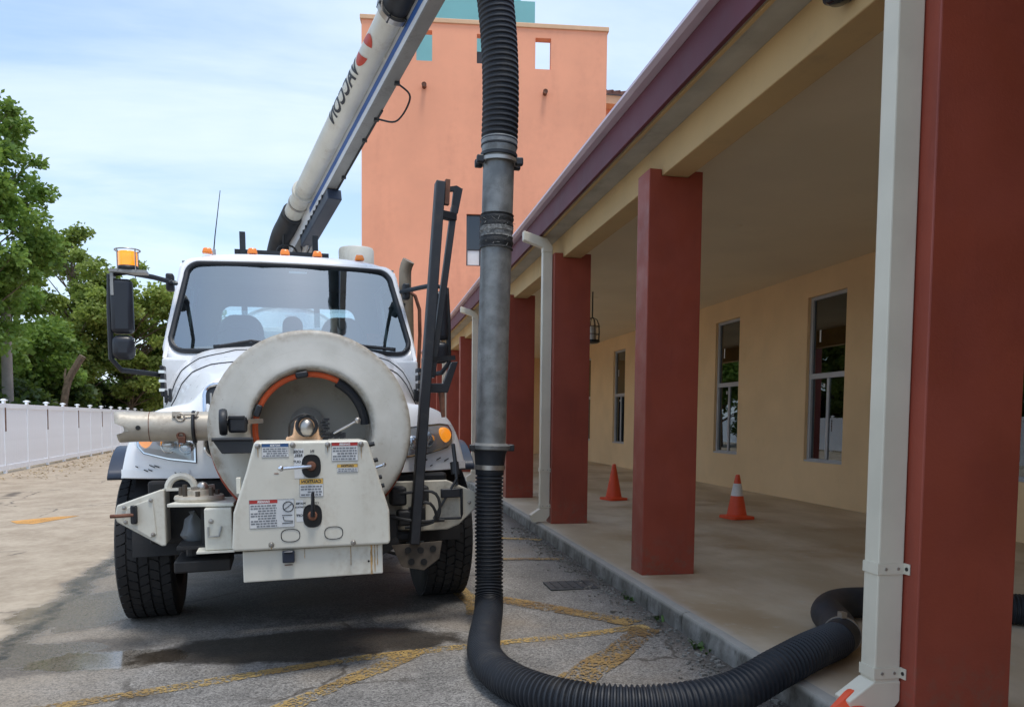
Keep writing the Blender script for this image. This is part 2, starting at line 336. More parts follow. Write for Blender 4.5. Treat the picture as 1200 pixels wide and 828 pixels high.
# ------------------------------------------------------------------ mesh helpers
class MB:
    def __init__(s): s.v = []; s.f = []
    def add(s, vs, fs):
        k = len(s.v); s.v += [tuple(p) for p in vs]; s.f += [tuple(i + k for i in f) for f in fs]; return s
    def box(s, c, d, rot=None, taper=1.0):
        c = Vector(c); vs = []
        for i in range(8):
            sx_, sy_, sz_ = (1 if i & 1 else -1), (1 if i & 2 else -1), (1 if i & 4 else -1)
            k = taper if sz_ > 0 else 1
            p = Vector((sx_ * d[0] / 2 * k, sy_ * d[1] / 2 * k, sz_ * d[2] / 2))
            if rot is not None: p = rot @ p
            vs.append(c + p)
        return s.add(vs, [(0, 2, 3, 1), (4, 5, 7, 6), (0, 1, 5, 4), (2, 6, 7, 3), (0, 4, 6, 2), (1, 3, 7, 5)])
    def bb(s, x0, x1, y0, y1, z0, z1): return s.box(((x0 + x1) / 2, (y0 + y1) / 2, (z0 + z1) / 2), (x1 - x0, y1 - y0, z1 - z0))
    def bar(s, p0, p1, w, h, up=(0, 0, 1)):
        p0, p1 = Vector(p0), Vector(p1); d = p1 - p0; L = d.length; d.normalize(); up = Vector(up)
        if abs(d.dot(up)) > .98: up = Vector((0, 1, 0))
        sdv = d.cross(up).normalized(); u = sdv.cross(d)
        return s.box((p0 + p1) / 2, (w, L, h), Matrix((sdv, d, u)).transposed())
    def tube(s, pts, r, n=12, closed=False, cap=True):
        pts = [Vector(p) for p in pts]; N = len(pts)
        rs = r if isinstance(r, (list, tuple)) else [r] * N
        tg = []
        for i in range(N):
            a = pts[(i - 1) % N] if (closed or i > 0) else pts[i]; b = pts[(i + 1) % N] if (closed or i < N - 1) else pts[i]
            tg.append((b - a).normalized())
        u = tg[0].orthogonal().normalized(); vs = []
        for i in range(N):
            u = (u - tg[i] * u.dot(tg[i])).normalized(); w = tg[i].cross(u)
            for k in range(n):
                a = 2 * math.pi * k / n; vs.append(pts[i] + (u * math.cos(a) + w * math.sin(a)) * rs[i])
        fs = []
        for i in range(N if closed else N - 1):
            j = (i + 1) % N
            for k in range(n):
                fs.append((i * n + k, i * n + (k + 1) % n, j * n + (k + 1) % n, j * n + k))
        if cap and not closed: fs += [tuple(reversed(range(n))), tuple(range((N - 1) * n, N * n))]
        return s.add(vs, fs)
    def cyl(s, p0, p1, r0, r1=None, n=16): return s.tube([p0, p1], [r0, r0 if r1 is None else r1], n)
    def lathe(s, prof, o, axis, n=32, ref=None):
        o = Vector(o); ax = Vector(axis).normalized(); u = Vector(ref) if ref else ax.orthogonal().normalized(); w = ax.cross(u)
        vs = []; fs = []
        for (r, h) in prof:
            for k in range(n):
                a = 2 * math.pi * k / n; vs.append(o + ax * h + (u * math.cos(a) + w * math.sin(a)) * r)
        for i in range(len(prof) - 1):
            for k in range(n): fs.append((i * n + k, i * n + (k + 1) % n, (i + 1) * n + (k + 1) % n, (i + 1) * n + k))
        return s.add(vs, fs)
    def sphere(s, c, r, n=12, sc=(1, 1, 1)):
        m = n // 2; vs = []; fs = []
        for i in range(m + 1):
            th = math.pi * i / m
            for k in range(n):
                a = 2 * math.pi * k / n
                vs.append(Vector(c) + Vector((math.sin(th) * math.cos(a) * sc[0], math.sin(th) * math.sin(a) * sc[1], math.cos(th) * sc[2])) * r)
        for i in range(m):
            for k in range(n): fs.append((i * n + k, (i + 1) * n + k, (i + 1) * n + (k + 1) % n, i * n + (k + 1) % n))
        return s.add(vs, fs)
    def prism(s, poly, f0, depth):
        # poly in 2D mapped by f0 to 3D, swept by the vector depth
        a = [Vector(f0(*p)) for p in poly]; b = [p + Vector(depth) for p in a]; n = len(a)
        return s.add(a + b, [tuple(range(n)), tuple(reversed(range(n, 2 * n)))] + [(i, i + n, (i + 1) % n + n, (i + 1) % n) for i in range(n)])
    def torus(s, c, axis, R, r, n=32, k=10, a0=0, a1=2 * math.pi, ref=None):
        ax = Vector(axis).normalized(); u = Vector(ref).normalized() if ref else ax.orthogonal().normalized(); w = ax.cross(u); c = Vector(c)
        full = abs(a1 - a0 - 2 * math.pi) < 1e-6; N = n if full else n + 1
        pts = [c + (u * math.cos(a0 + (a1 - a0) * i / n) + w * math.sin(a0 + (a1 - a0) * i / n)) * R for i in range(N)]
        return s.tube(pts, r, k, closed=full)
    def grid(s, P):
        n, m = len(P), len(P[0]); vs = [p for row in P for p in row]
        return s.add(vs, [(i * m + j, i * m + j + 1, (i + 1) * m + j + 1, (i + 1) * m + j) for i in range(n - 1) for j in range(m - 1)])
    def mesh(s, name, mat, smooth=True, ang=35):
        me = bpy.data.meshes.new(name); me.from_pydata(s.v, [], s.f); me.materials.append(MATS[mat])
        bm = bmesh.new(); bm.from_mesh(me); bmesh.ops.recalc_face_normals(bm, faces=bm.faces); bm.to_mesh(me); bm.free()
        if smooth:
            me.polygons.foreach_set('use_smooth', [True] * len(me.polygons)); me.set_sharp_from_angle(angle=rad(ang))
        me.update(); return me
    def build(s, name, mat, parent=None, smooth=True, bevel=0, ang=35, segs=2):
        return link(name, s.mesh(name, mat, smooth, ang), parent, bevel, segs)
def link(name, me, parent=None, bevel=0, segs=2):
    o = bpy.data.objects.new(name, me); COL.objects.link(o)
    if parent is not None: o.parent = parent
    if bevel:
        md = o.modifiers.new('bevel', 'BEVEL'); md.width = bevel; md.segments = segs; md.limit_method = 'ANGLE'; md.angle_limit = rad(40)
    return o
def empty(name, loc=(0, 0, 0), rz=0):
    o = bpy.data.objects.new(name, None); COL.objects.link(o); o.location = loc; o.rotation_euler = (0, 0, rz); o.empty_display_size = .2; return o
def tag(o, label, cat, group=None):
    o['label'] = label; o['category'] = cat
    if group: o['group'] = group
    return o
def struct(o): o['kind'] = 'structure'; return o
def copy_tree(o, parent=None):
    c = o.copy(); COL.objects.link(c); c.parent = parent
    for ch in o.children: copy_tree(ch, c)
    return c
def spline(pts, step):
    pts = [Vector(p) for p in pts]; P = [pts[0] * 2 - pts[1]] + pts + [pts[-1] * 2 - pts[-2]]; out = []
    for i in range(1, len(P) - 2):
        for k in range(40):
            t = k / 40; a, b, c, d = P[i - 1], P[i], P[i + 1], P[i + 2]
            out.append(.5 * ((2 * b) + (c - a) * t + (2 * a - 5 * b + 4 * c - d) * t * t + (3 * b - a - 3 * c + d) * t ** 3))
    out.append(pts[-1]); res = [out[0]]; acc = 0
    for a, b in zip(out, out[1:]):
        L = (b - a).length; pos = step - acc
        while pos <= L: res.append(a.lerp(b, pos / L)); pos += step
        acc = L - (pos - step)
    return res
def corrugated(pts, R, depth, pitch, n=28):
    st = pitch / 4; path = spline(pts, st)
    prof = (0, .12, 1, .96)
    return MB().tube(path, [R - depth * (1 - prof[i % 4]) for i in range(len(path))], n)
def rrect(x0, x1, y0, y1, r, n=6):
    out = []
    for cx, cy, a in ((x1 - r, y1 - r, 0), (x0 + r, y1 - r, 90), (x0 + r, y0 + r, 180), (x1 - r, y0 + r, 270)):
        for k in range(n + 1):
            t = rad(a + 90 * k / n); out.append((cx + r * math.cos(t), cy + r * math.sin(t)))
    return out
def text_mesh(txt, size, bold=0.0):
    cu = bpy.data.curves.new('t', 'FONT'); cu.body = txt; cu.size = size; cu.align_x = 'CENTER'; cu.align_y = 'CENTER'; cu.offset = bold; cu.resolution_u = 4
    o = bpy.data.objects.new('t', cu); COL.objects.link(o)
    dg = bpy.context.evaluated_depsgraph_get(); me = bpy.data.meshes.new_from_object(o.evaluated_get(dg))
    bpy.data.objects.remove(o); return me
def holed_wall(mb, x0, x1, z0, z1, holes, f, th):
    # f(x, z, d) -> 3D ; front at d=0, back at d=th
    xs = sorted({x0, x1, *[h[0] for h in holes], *[h[1] for h in holes]}); zs = sorted({z0, z1, *[h[2] for h in holes], *[h[3] for h in holes]})
    xs = [q for q in xs if x0 <= q <= x1]; zs = [q for q in zs if z0 <= q <= z1]
    def solid(i, j):
        if i < 0 or j < 0 or i >= len(xs) - 1 or j >= len(zs) - 1: return False
        cx, cz = (xs[i] + xs[i + 1]) / 2, (zs[j] + zs[j + 1]) / 2
        return not any(h[0] < cx < h[1] and h[2] < cz < h[3] for h in holes)
    for i in range(len(xs) - 1):
        for j in range(len(zs) - 1):
            if not solid(i, j): continue
            a, b, c, d = xs[i], xs[i + 1], zs[j], zs[j + 1]
            mb.add([f(a, c, 0), f(b, c, 0), f(b, d, 0), f(a, d, 0)], [(0, 1, 2, 3)]); mb.add([f(a, c, th), f(b, c, th), f(b, d, th), f(a, d, th)], [(3, 2, 1, 0)])
            if not solid(i - 1, j): mb.add([f(a, c, 0), f(a, d, 0), f(a, d, th), f(a, c, th)], [(0, 1, 2, 3)])
            if not solid(i + 1, j): mb.add([f(b, c, 0), f(b, d, 0), f(b, d, th), f(b, c, th)], [(3, 2, 1, 0)])
            if not solid(i, j - 1): mb.add([f(a, c, 0), f(b, c, 0), f(b, c, th), f(a, c, th)], [(3, 2, 1, 0)])
            if not solid(i, j + 1): mb.add([f(a, d, 0), f(b, d, 0), f(b, d, th), f(a, d, th)], [(0, 1, 2, 3)])
    return mb

# ------------------------------------------------------------------ ground, walkway
SL = .02
def gz(x): return -SL * (2.0 - min(max(x, -6), 2.0))
gx = [-400, -60, -20, -6, -4, -2, 0, 2.0, 2.5, 20, 60, 400]; gy = [-400, -60, -10, 0, 5, 10, 20, 40, 80, 400]
G = MB().grid([[(x, y, gz(x)) for x in gx] for y in gy])
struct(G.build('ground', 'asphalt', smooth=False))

ZW = .13
KX = 2.0
wk = MB()
yy = -26; rows = []
while yy < 29.01:
    e = mnoise.noise(Vector((yy * 1.7, 3.1, 0))) * .006 + mnoise.noise(Vector((yy * 6, 9, 0))) * .003
    ch = max(0, mnoise.noise(Vector((yy * 3.3, 20, 0))) - .3) * .035
    rows.append([(KX + .055, yy, ZW), (KX + .03 + e * .4, yy, ZW), (KX + e + ch * .5, yy, ZW - .006), (KX - .008 + e + ch, yy, ZW - .035 - ch), (KX - .012 + e, yy, .05), (KX - .012 + e, yy, -.05)])
    yy += .06
KERB = rows
slab = MB().grid([[(KX + .053, y, ZW - .002), (7.2, y, ZW - .002)] for y in (-26, -6, 5, 15, 29)]).build('walkway', 'concrete', smooth=False); struct(slab)
kper = 51
for i in range(0, len(rows) - 1, kper):
    seg = rows[i:i + kper + 1]
    if len(seg) < 3: continue
    seg = [list(r) for r in seg]
    g = .006
    seg[0] = [(p[0], p[1] + g, p[2]) for p in seg[0]]; seg[-1] = [(p[0], p[1] - g, p[2]) for p in seg[-1]]
    mb = MB().grid(seg)
    for rw in (seg[0], seg[-1]): mb.add([*rw, (KX + .055, rw[0][1], -.05)], [tuple(range(len(rw) + 1))])
    mb.build('kerb_section', 'kerb_concrete', slab, ang=50)

# painted markings: each a strip of its own 4 mm above the asphalt
def stripe(name, pts, w, mat, label=None):
    P = spline([(*p, 0) for p in pts], .12); rws = []
    for i, p in enumerate(P):
        a = P[max(0, i - 1)]; b = P[min(len(P) - 1, i + 1)]; d = (b - a).normalized(); nn = Vector((-d.y, d.x, 0))
        ww = w / 2 * (1 + .25 * mnoise.noise(p * 3)); o1 = mnoise.noise(p * 5 + Vector((9, 0, 0))) * .012
        q0, q1 = p + nn * (ww + o1), p - nn * (ww - o1)
        rws.append([(q0.x, q0.y, gz(q0.x) + .004 + stripe.k), (q1.x, q1.y, gz(q1.x) + .004 + stripe.k)])
    stripe.k += .0012
    return struct(MB().grid(rws).build(name, mat, smooth=False))
stripe.k = 0
stripe('painted_line', [(-1.9, 3.9), (-1.65, 3.98), (-1.0, 4.19), (-.15, 4.46), (.66, 4.59), (1.45, 4.7), (1.9, 4.79)], .10, 'yellow_paint')
stripe('painted_line', [(-.75, 3.35), (-.35, 3.83), (.12, 4.35), (.3, 4.55)], .13, 'yellow_paint')
stripe('painted_line', [(.9, 5.85), (1.25, 5.45), (1.55, 5.12), (1.80, 4.80)], .17, 'yellow_dark')
stripe('painted_line', [(1.80, 4.72), (1.46, 4.28), (1.2, 4.0), (.98, 3.72), (.8, 3.5)], .20, 'yellow_dark')
stripe('painted_line', [(1.3, 8.75), (1.55, 8.66), (1.8, 8.52), (1.95, 8.42)], .12, 'yellow_paint')
stripe('painted_line', [(.70, 6.5), (.74, 6.0), (.78, 5.6), (.74, 5.2)], .14, 'yellow_paint')
stripe('painted_line', [(1.3, 7.35), (1.6, 7.3), (1.93, 7.2)], .10, 'yellow_dark')
pp = [(-4.95, 11.9), (-4.5, 12.3), (-4.2, 12.35), (-4.3, 12.0), (-4.5, 11.5), (-4.75, 11.6)]
struct(MB().add([(x, y, gz(x) + .004) for x, y in pp], [tuple(range(6))]).build('painted_patch', 'orange_paint', smooth=False))

dr = empty('drain_cover', (1.65, 6.08, gz(1.65))); tag(dr, 'dark flat drain cover set in the asphalt beside the kerb', 'drain cover')
MB().box((0, 0, .006), (.40, .30, .012)).build('cover_plate', 'iron', dr, bevel=.004)
for i in range(5): MB().box((-.14 + i * .07, 0, .014), (.025, .24, .006)).build('rib', 'iron', dr)

# ------------------------------------------------------------------ arcade building
AB = empty('arcade_building', (4.4, 12, ZW)); tag(AB, 'long single storey arcade building with red square columns and cream wall', 'building')
ABo = Vector(AB.location)
def ab(mb, name, mat, parent=AB, **kw):
    off = ABo if parent is not None else Vector()
    mb.v = [(p[0] - off.x, p[1] - off.y, p[2] - off.z) for p in mb.v]
    return mb.build(name, mat, parent, **kw)
PIT = 3.075; CY = [2.67] + [2.70 + PIT * k for k in range(1, 9)] + [2.70 - PIT * k for k in range(1, 9)]
CX0, CX1, CD = 2.155, 2.598, .26
cm0 = MB()
cm0.prism([(CX0, ZW - .004), (CX1, ZW - .004), (CX1, 3.315), (2.484, 3.315), (2.484, 3.264), (2.256, 3.264), (2.256, 3.315), (CX0, 3.315)], lambda a, b: (a, 0, b), (0, CD, 0))
for k, y in enumerate(CY):
    mb = MB(); mb.v = [(p[0], p[1] + y, p[2]) for p in cm0.v]; mb.f = list(cm0.f)
    ab(mb, 'column', 'column_red', smooth=False, bevel=.006)
Y0A, Y1A = -26, 28.6  # near end runs unseen behind the camera, lengthened to block light on front faces
ab(MB().bb(2.26, 2.48, Y0A, Y1A, 3.266, 3.70), 'beam', 'beam_cream', smooth=False, bevel=.008)
ab(MB().bb(2.02, 2.257, Y0A, Y1A, 3.53, 3.56), 'soffit', 'soffit_grey', smooth=False)
ab(MB().bb(2.035, 2.06, Y0A, Y1A, 3.512, 3.528), 'soffit_trim', 'beam_cream', smooth=False)
ab(MB().bb(1.985, 2.017, Y0A, Y1A, 3.515, 3.766), 'fascia', 'fascia_maroon', smooth=False, bevel=.004)
gut = MB().prism([(1.93, 3.768), (2.017, 3.768), (2.017, 3.812), (1.90, 3.812), (1.895, 3.785)], lambda a, b: (a, Y0A, b), (0, Y1A - Y0A, 0))
ab(gut, 'gutter', 'gutter_mauve', smooth=False)
ab(MB().prism([(1.95, 3.815), (7.4, 5.2), (7.4, 5.28), (1.95, 3.84)], lambda a, b: (a, Y0A, b), (0, Y1A - Y0A, 0)), 'roof', 'roof_metal', smooth=False)
ab(MB().bb(2.482, 7.3, Y0A, Y1A, 3.68, 3.72), 'ceiling', 'ceiling_paint', smooth=False)
WIN = [(10.03 - 3.2 * k, 1) for k in range(10, 3, -1)] + [(10.03 - 3.2 * 3, 1), (10.03 - 3.2 * 2, 1), (10.03 - 3.2, 1), (10.03, 1), (13.25, 1), (16.45, 1), (19.65, 1), (22.85, 1)]
holes = [(y, y + .99, .76, 3.30) for y, _ in WIN]
wl = holed_wall(MB(), Y0A, Y1A, ZW - .01, 3.679, holes, lambda a, b, d: (6.75 + d, a, b), .22)
wallo = ab(wl, 'wall', 'wall_cream', smooth=False)
for k, (y, _) in enumerate(WIN):
    X = 6.80
    fr = MB(); y1 = y + .99
    fr.bb(X, X + .07, y + .002, y + .065, .762, 3.298); fr.bb(X, X + .07, y1 - .065, y1 - .002, .762, 3.298)
    fr.bb(X, X + .07, y + .067, y1 - .067, .762, .81); fr.bb(X, X + .07, y + .067, y1 - .067, 3.25, 3.298); fr.bb(X, X + .07, y + .067, y1 - .067, 2.04, 2.12)
    w = ab(fr, 'window', 'alu_frame', smooth=False, bevel=.003)
    def sub(mb, name, mat, **kw):
        mb.v = [(p[0] - ABo.x, p[1] - ABo.y, p[2] - ABo.z) for p in mb.v]; return mb.build(name, mat, w, **kw)
    ym = y + .495
    sub(MB().bb(X + .012, X + .06, ym - .029, ym + .029, .812, 2.038), 'mullion', 'alu_frame', smooth=False, bevel=.003)
    sub(MB().bb(X + .03, X + .036, y + .067, y1 - .067, 2.122, 3.248), 'pane', 'window_glass', smooth=False)
    sub(MB().bb(X + .03, X + .036, y + .067, ym - .031, .812, 2.038), 'pane', 'window_glass', smooth=False)
    sub(MB().bb(X + .036, X + .042, ym + .031, y1 - .067, .812, 2.038), 'pane', 'window_glass', smooth=False)
    sub(MB().bb(X - .045, X - .002, y + .004, y1 - .004, .763, .79), 'sill', 'alu_frame', smooth=False)
    if k in (10, 11, 13):
        sub(MB().bb(X + .026, X + .0285, ym + .24, ym + .275, 2.60, 2.78), 'sticker', 'decal_white', smooth=False)
        sub(MB().bb(X + .030, X + .0325, ym + .10, ym + .14, 1.9, 1.96), 'sticker', 'decal_white', smooth=False)
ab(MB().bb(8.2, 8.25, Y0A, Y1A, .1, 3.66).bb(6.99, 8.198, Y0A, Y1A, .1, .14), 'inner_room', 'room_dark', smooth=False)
endw = ab(holed_wall(MB(), 2.6, 6.745, ZW - .01, 3.678, [(3.3, 4.3, .0, 2.3)], lambda a, b, d: (a, 28.2 + d, b), .2), 'end_wall', 'wall_cream', smooth=False)
ab(MB().bb(3.302, 4.298, 28.25, 28.3, .14, 2.298), 'door', 'door_dark', smooth=False)
# small flush ceiling fittings
for (x, y) in ((4.3, 8.6), (4.2, 14.1), (4.3, 5.5)):
    ab(MB().lathe([(0, -.012), (.06, -.012), (.075, -.002), (.075, 0)], (x, y, 3.679), (0, 0, 1), 20), 'ceiling_fitting', 'ceiling_paint')
# downspouts with outlet elbows and straps
def spout(yc):
    x0, x1, y0, y1 = 2.035, 2.151, yc + .085, yc + .178
    d = ab(MB().bb(x0, x1, y0, y1, .285, 3.33), 'downspout', 'spout_white', smooth=False, bevel=.006)
    def sub(m2, name, mat='spout_white', **kw):
        m2.v = [(p[0] - ABo.x, p[1] - ABo.y, p[2] - ABo.z) for p in m2.v]; return m2.build(name, mat, d, **kw)
    e = MB().prism([(x0 - .003, 3.33), (x1 + .002, 3.33), (x1 + .002, 3.40), (x0 + .05, 3.49), (1.80, 3.57), (1.80, 3.46), (x0 - .003, 3.385)], lambda a, b: (a, y0 - .003, b), (0, y1 - y0 + .006, 0))
    sub(e, 'top_elbow', smooth=False, bevel=.01)
    k = MB().prism([(x0 - .004, .30), (x1 + .002, .30), (x1 + .002, .215), (x1 - .05, .155), (x0 - .085, .135), (x0 - .115, .225)], lambda a, b: (a, y0 - .004, b), (0, y1 - y0 + .008, 0))
    sub(k, 'outlet_shoe', smooth=False, bevel=.006)
    for z in (.335, .765):
        s_ = MB().bb(x0 - .006, x1 - .002, y0 - .006, y0 - .001, z - .022, z + .022).bb(x0 - .006, x0 - .001, y0 - .001, y1, z - .022, z + .022).bb(x1 - .002, x1 + .002, y0 - .035, y0 - .001, z - .022, z + .022)
        sub(s_, 'strap', smooth=False)
        for q in (x0 + .03, x1 - .03):
            sub(MB().lathe([(0, -.004), (.006, -.003), (.007, 0)], (q, y0 - .006, z), (0, 1, 0), 8), 'rivet', 'steel')
        sub(MB().cyl((x1 - .005, y0 - .02, z), (x1 - .001, y0 - .02, z), .008, n=8), 'rivet', 'lamp_black')
for k in (0, 2, 4, 6): spout(CY[k] - .002)

FL = empty('security_light', (2.19, 3.40, 3.44)); tag(FL, 'small dark round security light under the eave near the closest column', 'light fixture')
MB().lathe([(0, 0), (.05, 0), (.055, -.02), (.075, -.05), (.07, -.085), (.03, -.10), (0, -.10)], (0, 0, 0), (0, 0, 1), 20).build('housing', 'navy_steel', FL)
MB().cyl((0, 0, 0), (0, 0, .088), .02, n=10).build('stem', 'navy_steel', FL)
MB().lathe([(0, -.108), (.04, -.105), (.055, -.093)], (0, 0, 0), (0, 0, 1), 20).build('lens', 'dark_glass', FL)

# hanging cage lantern inside the arcade
ln = empty('ceiling_lantern', (4.0, 13.49, 2.76)); tag(ln, 'black wire cage lantern hanging from the arcade ceiling', 'lantern')
mb = MB()
for k in range(8):
    a = k * math.pi / 4; mb.tube([(.13 * math.cos(a) * q, .13 * math.sin(a) * q, z) for q, z in ((1, .05), (1.05, .2), (1, .32), (.7, .42), (.1, .46))], .007, 6)
for z, q in ((.16, 1.05), (.30, 1.02)): mb.torus((0, 0, z), (0, 0, 1), .13 * q, .007, 20, 6)
mb.build('cage', 'lamp_black', ln)
MB().lathe([(0, 0), (.10, 0), (.14, .02), (.14, .06), (0, .06)], (0, 0, 0), (0, 0, 1), 20).build('base_cup', 'lamp_black', ln)
MB().lathe([(0, .06), (.05, .06), (.06, .2), (.05, .3), (0, .32)], (0, 0, 0), (0, 0, 1), 12).build('bulb', 'decal_white', ln)
MB().cyl((0, 0, .455), (0, 0, .925), .012, n=8).build('stem', 'lamp_black', ln)

# ------------------------------------------------------------------ salmon tower
TW = empty('salmon_tower', (-.2, 30, -.1), rad(-5.8)); tag(TW, 'tall salmon pink building with small openings near its flat top', 'building')
TH, TWD = 16.3, 9.28
th = [(2.02, 2.62, 14.9, 16.02), (4.3, 4.92, 14.9, 15.98), (6.52, 7.12, 14.8, 15.95), (3.95, 4.50, 7.35, 9.30)]
holed_wall(MB(), 0, TWD, 0, TH, th, lambda a, b, d: (a, d, b), .35).build('wall', 'salmon', TW, smooth=False)
MB().bb(0, .35, .352, 9, 0, TH - .02).build('side_wall', 'salmon', TW, smooth=False)
MB().bb(TWD - .35, TWD, .352, 9, 0, TH - .6).build('side_wall', 'salmon', TW, smooth=False)
MB().bb(.352, TWD - .352, .352, 9, 12.5, 12.7).build('roof_deck', 'soffit_grey', TW, smooth=False)
MB().bb(-.06, TWD + .06, -.05, .40, TH, TH + .17).build('coping', 'coping_peach', TW, smooth=False, bevel=.02)
for x, z in ((2.33, 13.95), (6.9, 13.9)):
    p = MB().cyl((x, -.22, z), (x, .1, z), .085, n=14).build('scupper_pipe', 'rusty', TW)
    MB().torus((x, -.22, z), (0, 1, 0), .08, .015, 14, 6).build('rim', 'rusty', p)
w = MB().bb(3.955, 4.0, .1, .16, 7.355, 9.295).bb(4.45, 4.495, .1, .16, 7.355, 9.295).bb(4.002, 4.448, .1, .16, 9.25, 9.295).bb(4.002, 4.448, .1, .16, 7.355, 7.4).bb(4.002, 4.448, .1, .16, 7.95, 8.0).build('window', 'door_dark', TW, smooth=False)
MB().bb(4.002, 4.448, .12, .13, 8.002, 9.248).build('pane', 'dark_glass', w, smooth=False)
MB().bb(4.002, 4.448, .12, .13, 7.402, 7.948).build('pane', 'decal_white', w, smooth=False)  # opaque white pane, a bright reflection painted into its colour
MB().bb(4.31, 4.6, .15, .3, 14.905, 15.4).build('vent_box', 'door_dark', TW, smooth=False)
tb = MB().bb(.6, 6.95, 4.2, 8.5, 12.71, 19.5).bb(.9, 6.35, 4.5, 8.2, 19.51, 22)
tb.build('roof_house', 'teal', TW, smooth=False)
wg = empty('side_wing', (9.6, 33.2, -.1)); tag(wg, 'lower salmon wing with brown tiled eave right of the tower', 'building')
MB().bb(.2, 7, .2, 6, 0, 15.3).build('wall', 'salmon', wg, smooth=False)
MB().bb(-.1, 7.2, -.45, -.40, 15.2, 15.55).build('eave_board', 'coping_peach', wg, smooth=False)
MB().bb(-.1, 7.2, -.398, .195, 15.22, 15.28).build('eave_soffit', 'coping_peach', wg, smooth=False)
rf = MB().prism([(-.55, 15.57), (3.2, 17.0), (3.2, 17.1), (-.55, 15.68)], lambda a, b: (-.2, a, b), (7.5, 0, 0)).build('roof', 'roof_brown', wg, smooth=False)
for i in range(24): MB().tube([(-.1 + i * .31, -.57, 15.69), (-.1 + i * .31, 3.15, 17.11)], .055, 6).build('tile_row', 'roof_brown', rf)

# ------------------------------------------------------------------ fence
FA, FB = Vector((-9.3, 21.85, 0)), Vector((-11.0, 37.4, 0)); FD = (FB - FA).normalized(); fang = math.atan2(-FD.x, FD.y)
fz = gz(-9)
FN = empty('white_fence', (FA.x, FA.y, fz), fang); tag(FN, 'long white board fence with capped posts at the edge of the lot', 'fence')
post = MB().bb(-.03, .03, -.065, .065, 0, 1.90).mesh('post', 'fence_white', False)
capm = MB().box((0, 0, 1.915), (.145, .145, .03)).box((0, 0, 1.94), (.13, .13, .022), taper=.3).mesh('post_cap', 'fence_white', False)
brd = MB().bb(-.012, .012, -.0735, .0735, .20, 1.76).mesh('board', 'fence_white', False)
rail = MB().bb(-.03, .03, .07, 1.86, 0, .13).mesh('rail', 'fence_white', False)
plate = MB().bb(.032, .040, -.045, .045, 1.1, 1.72).mesh('brown_plate', 'plate_brown', False)
SP = 1.93
for i in range(-5, 18):
    y = .42 + i * SP
    p = link('post', post, FN); p.location = (0, y, 0)
    c = link('post_cap', capm, p)
    if i % 2 == 0: link('brown_plate', plate, p)
    for z in (.08, 1.70):
        r_ = link('rail', rail, FN); r_.location = (0, y, z)
    for k in range(12):
        b_ = link('board', brd, FN); b_.location = (0, y + .14 + k * .15, random.uniform(-.004, .004))
# utility pole
up = empty('utility_pole', (-12.95, 31.2, gz(-9))); tag(up, 'grey concrete utility pole behind the white fence', 'utility pole')
MB().tube([(0, 0, 0), (0, 0, 6.5)], [.20, .15], 14).build('shaft', 'pole_grey', up)
MB().tube([(0, 0, 6.5), (0, 0, 6.56)], .17, 14).build('pole_cap', 'pole_grey', up)

# ------------------------------------------------------------------ trees
def leaf_mesh(name, centres, nleaf, ls, mat, rnd, droop=.2):
    vs = []; fs = []
    tot = sum(c[1] ** 2 for c in centres)
    for (c, r) in centres:
        n = int(nleaf * r * r / tot)
        for _ in range(n):
            d = Vector((rnd.gauss(0, 1), rnd.gauss(0, 1), rnd.gauss(0, .75))); L = d.length or 1
            q = rnd.random() ** .45
            p = c + Vector((d.x, d.y, d.z * .8)) / L * r * q
            a = Vector((rnd.gauss(0, 1), rnd.gauss(0, 1), rnd.gauss(-droop, .6))).normalized()
            b = a.orthogonal().normalized(); b = (b * math.cos(t_ := rnd.random() * 6.28) + a.cross(b) * math.sin(t_))
            s = ls * rnd.uniform(.6, 1.35); k = len(vs); m = b * s * .36
            vs += [p, p + a * s * .5 + m, p + a * s, p + a * s * .5 - m]; fs.append((k, k + 1, k + 2, k + 3))
    me = bpy.data.meshes.new(name); me.from_pydata(vs, [], fs); me.materials.append(MATS[mat]); return me
def tree(name, label, base, h, crown_z, rx, rz, nclump, nleaf, ls, mat, seed, trunk_r=.2, lean=(0, 0), rcl=(.5, 1.0), cat='tree', group=None, layered=0):
    rnd = random.Random(seed); o = empty(name, base); tag(o, label, cat, group)
    top = Vector((lean[0], lean[1], h * .82)); T = MB()
    tp = [Vector((0, 0, -.1))] + [top * t + Vector((rnd.uniform(-.15, .15), rnd.uniform(-.15, .15), 0)) for t in (.25, .5, .75)] + [top]
    T.tube(spline(tp, h / 14), [trunk_r * (1 - .8 * i / 40) for i in range(len(spline(tp, h / 14)))], 9)
    cl = []; cen = Vector((lean[0] * .7, lean[1] * .7, crown_z))
    for i in range(nclump):
        while True:
            d = Vector((rnd.uniform(-1, 1), rnd.uniform(-1, 1), rnd.uniform(-1, 1)))
            if d.length < 1 and d.length > .25: break
        tz = d.z
        wf = 1.0 if not layered else (1 - layered * max(0, tz) * .75)
        c = cen + Vector((d.x * rx * wf, d.y * rx * wf, d.z * rz)); r = rnd.uniform(*rcl) * (1 - .35 * max(0, tz) * bool(layered))
        cl.append((c, r))
        st = top * min(.95, max(.25, (c.z - rz * .35) / (h * .82))); mid_ = st.lerp(c, .5) + Vector((0, 0, .15 * r))
        T.tube([st, mid_, c], [trunk_r * .28, trunk_r * .17, trunk_r * .06], 5)
    T.build('trunk', 'bark', o)
    link('crown', leaf_mesh('crown', cl, nleaf, ls, mat, rnd), o)
    return o
zt = gz(-9)
tree('broadleaf_tree', 'tallest tree with open layered green crown at the far left', (-13.3, 29, zt), 13.6, 8.3, 2.7, 5.7, 150, 36000, .18, 'leaf_mid', 11, .15, rcl=(.35, .75), layered=.01)
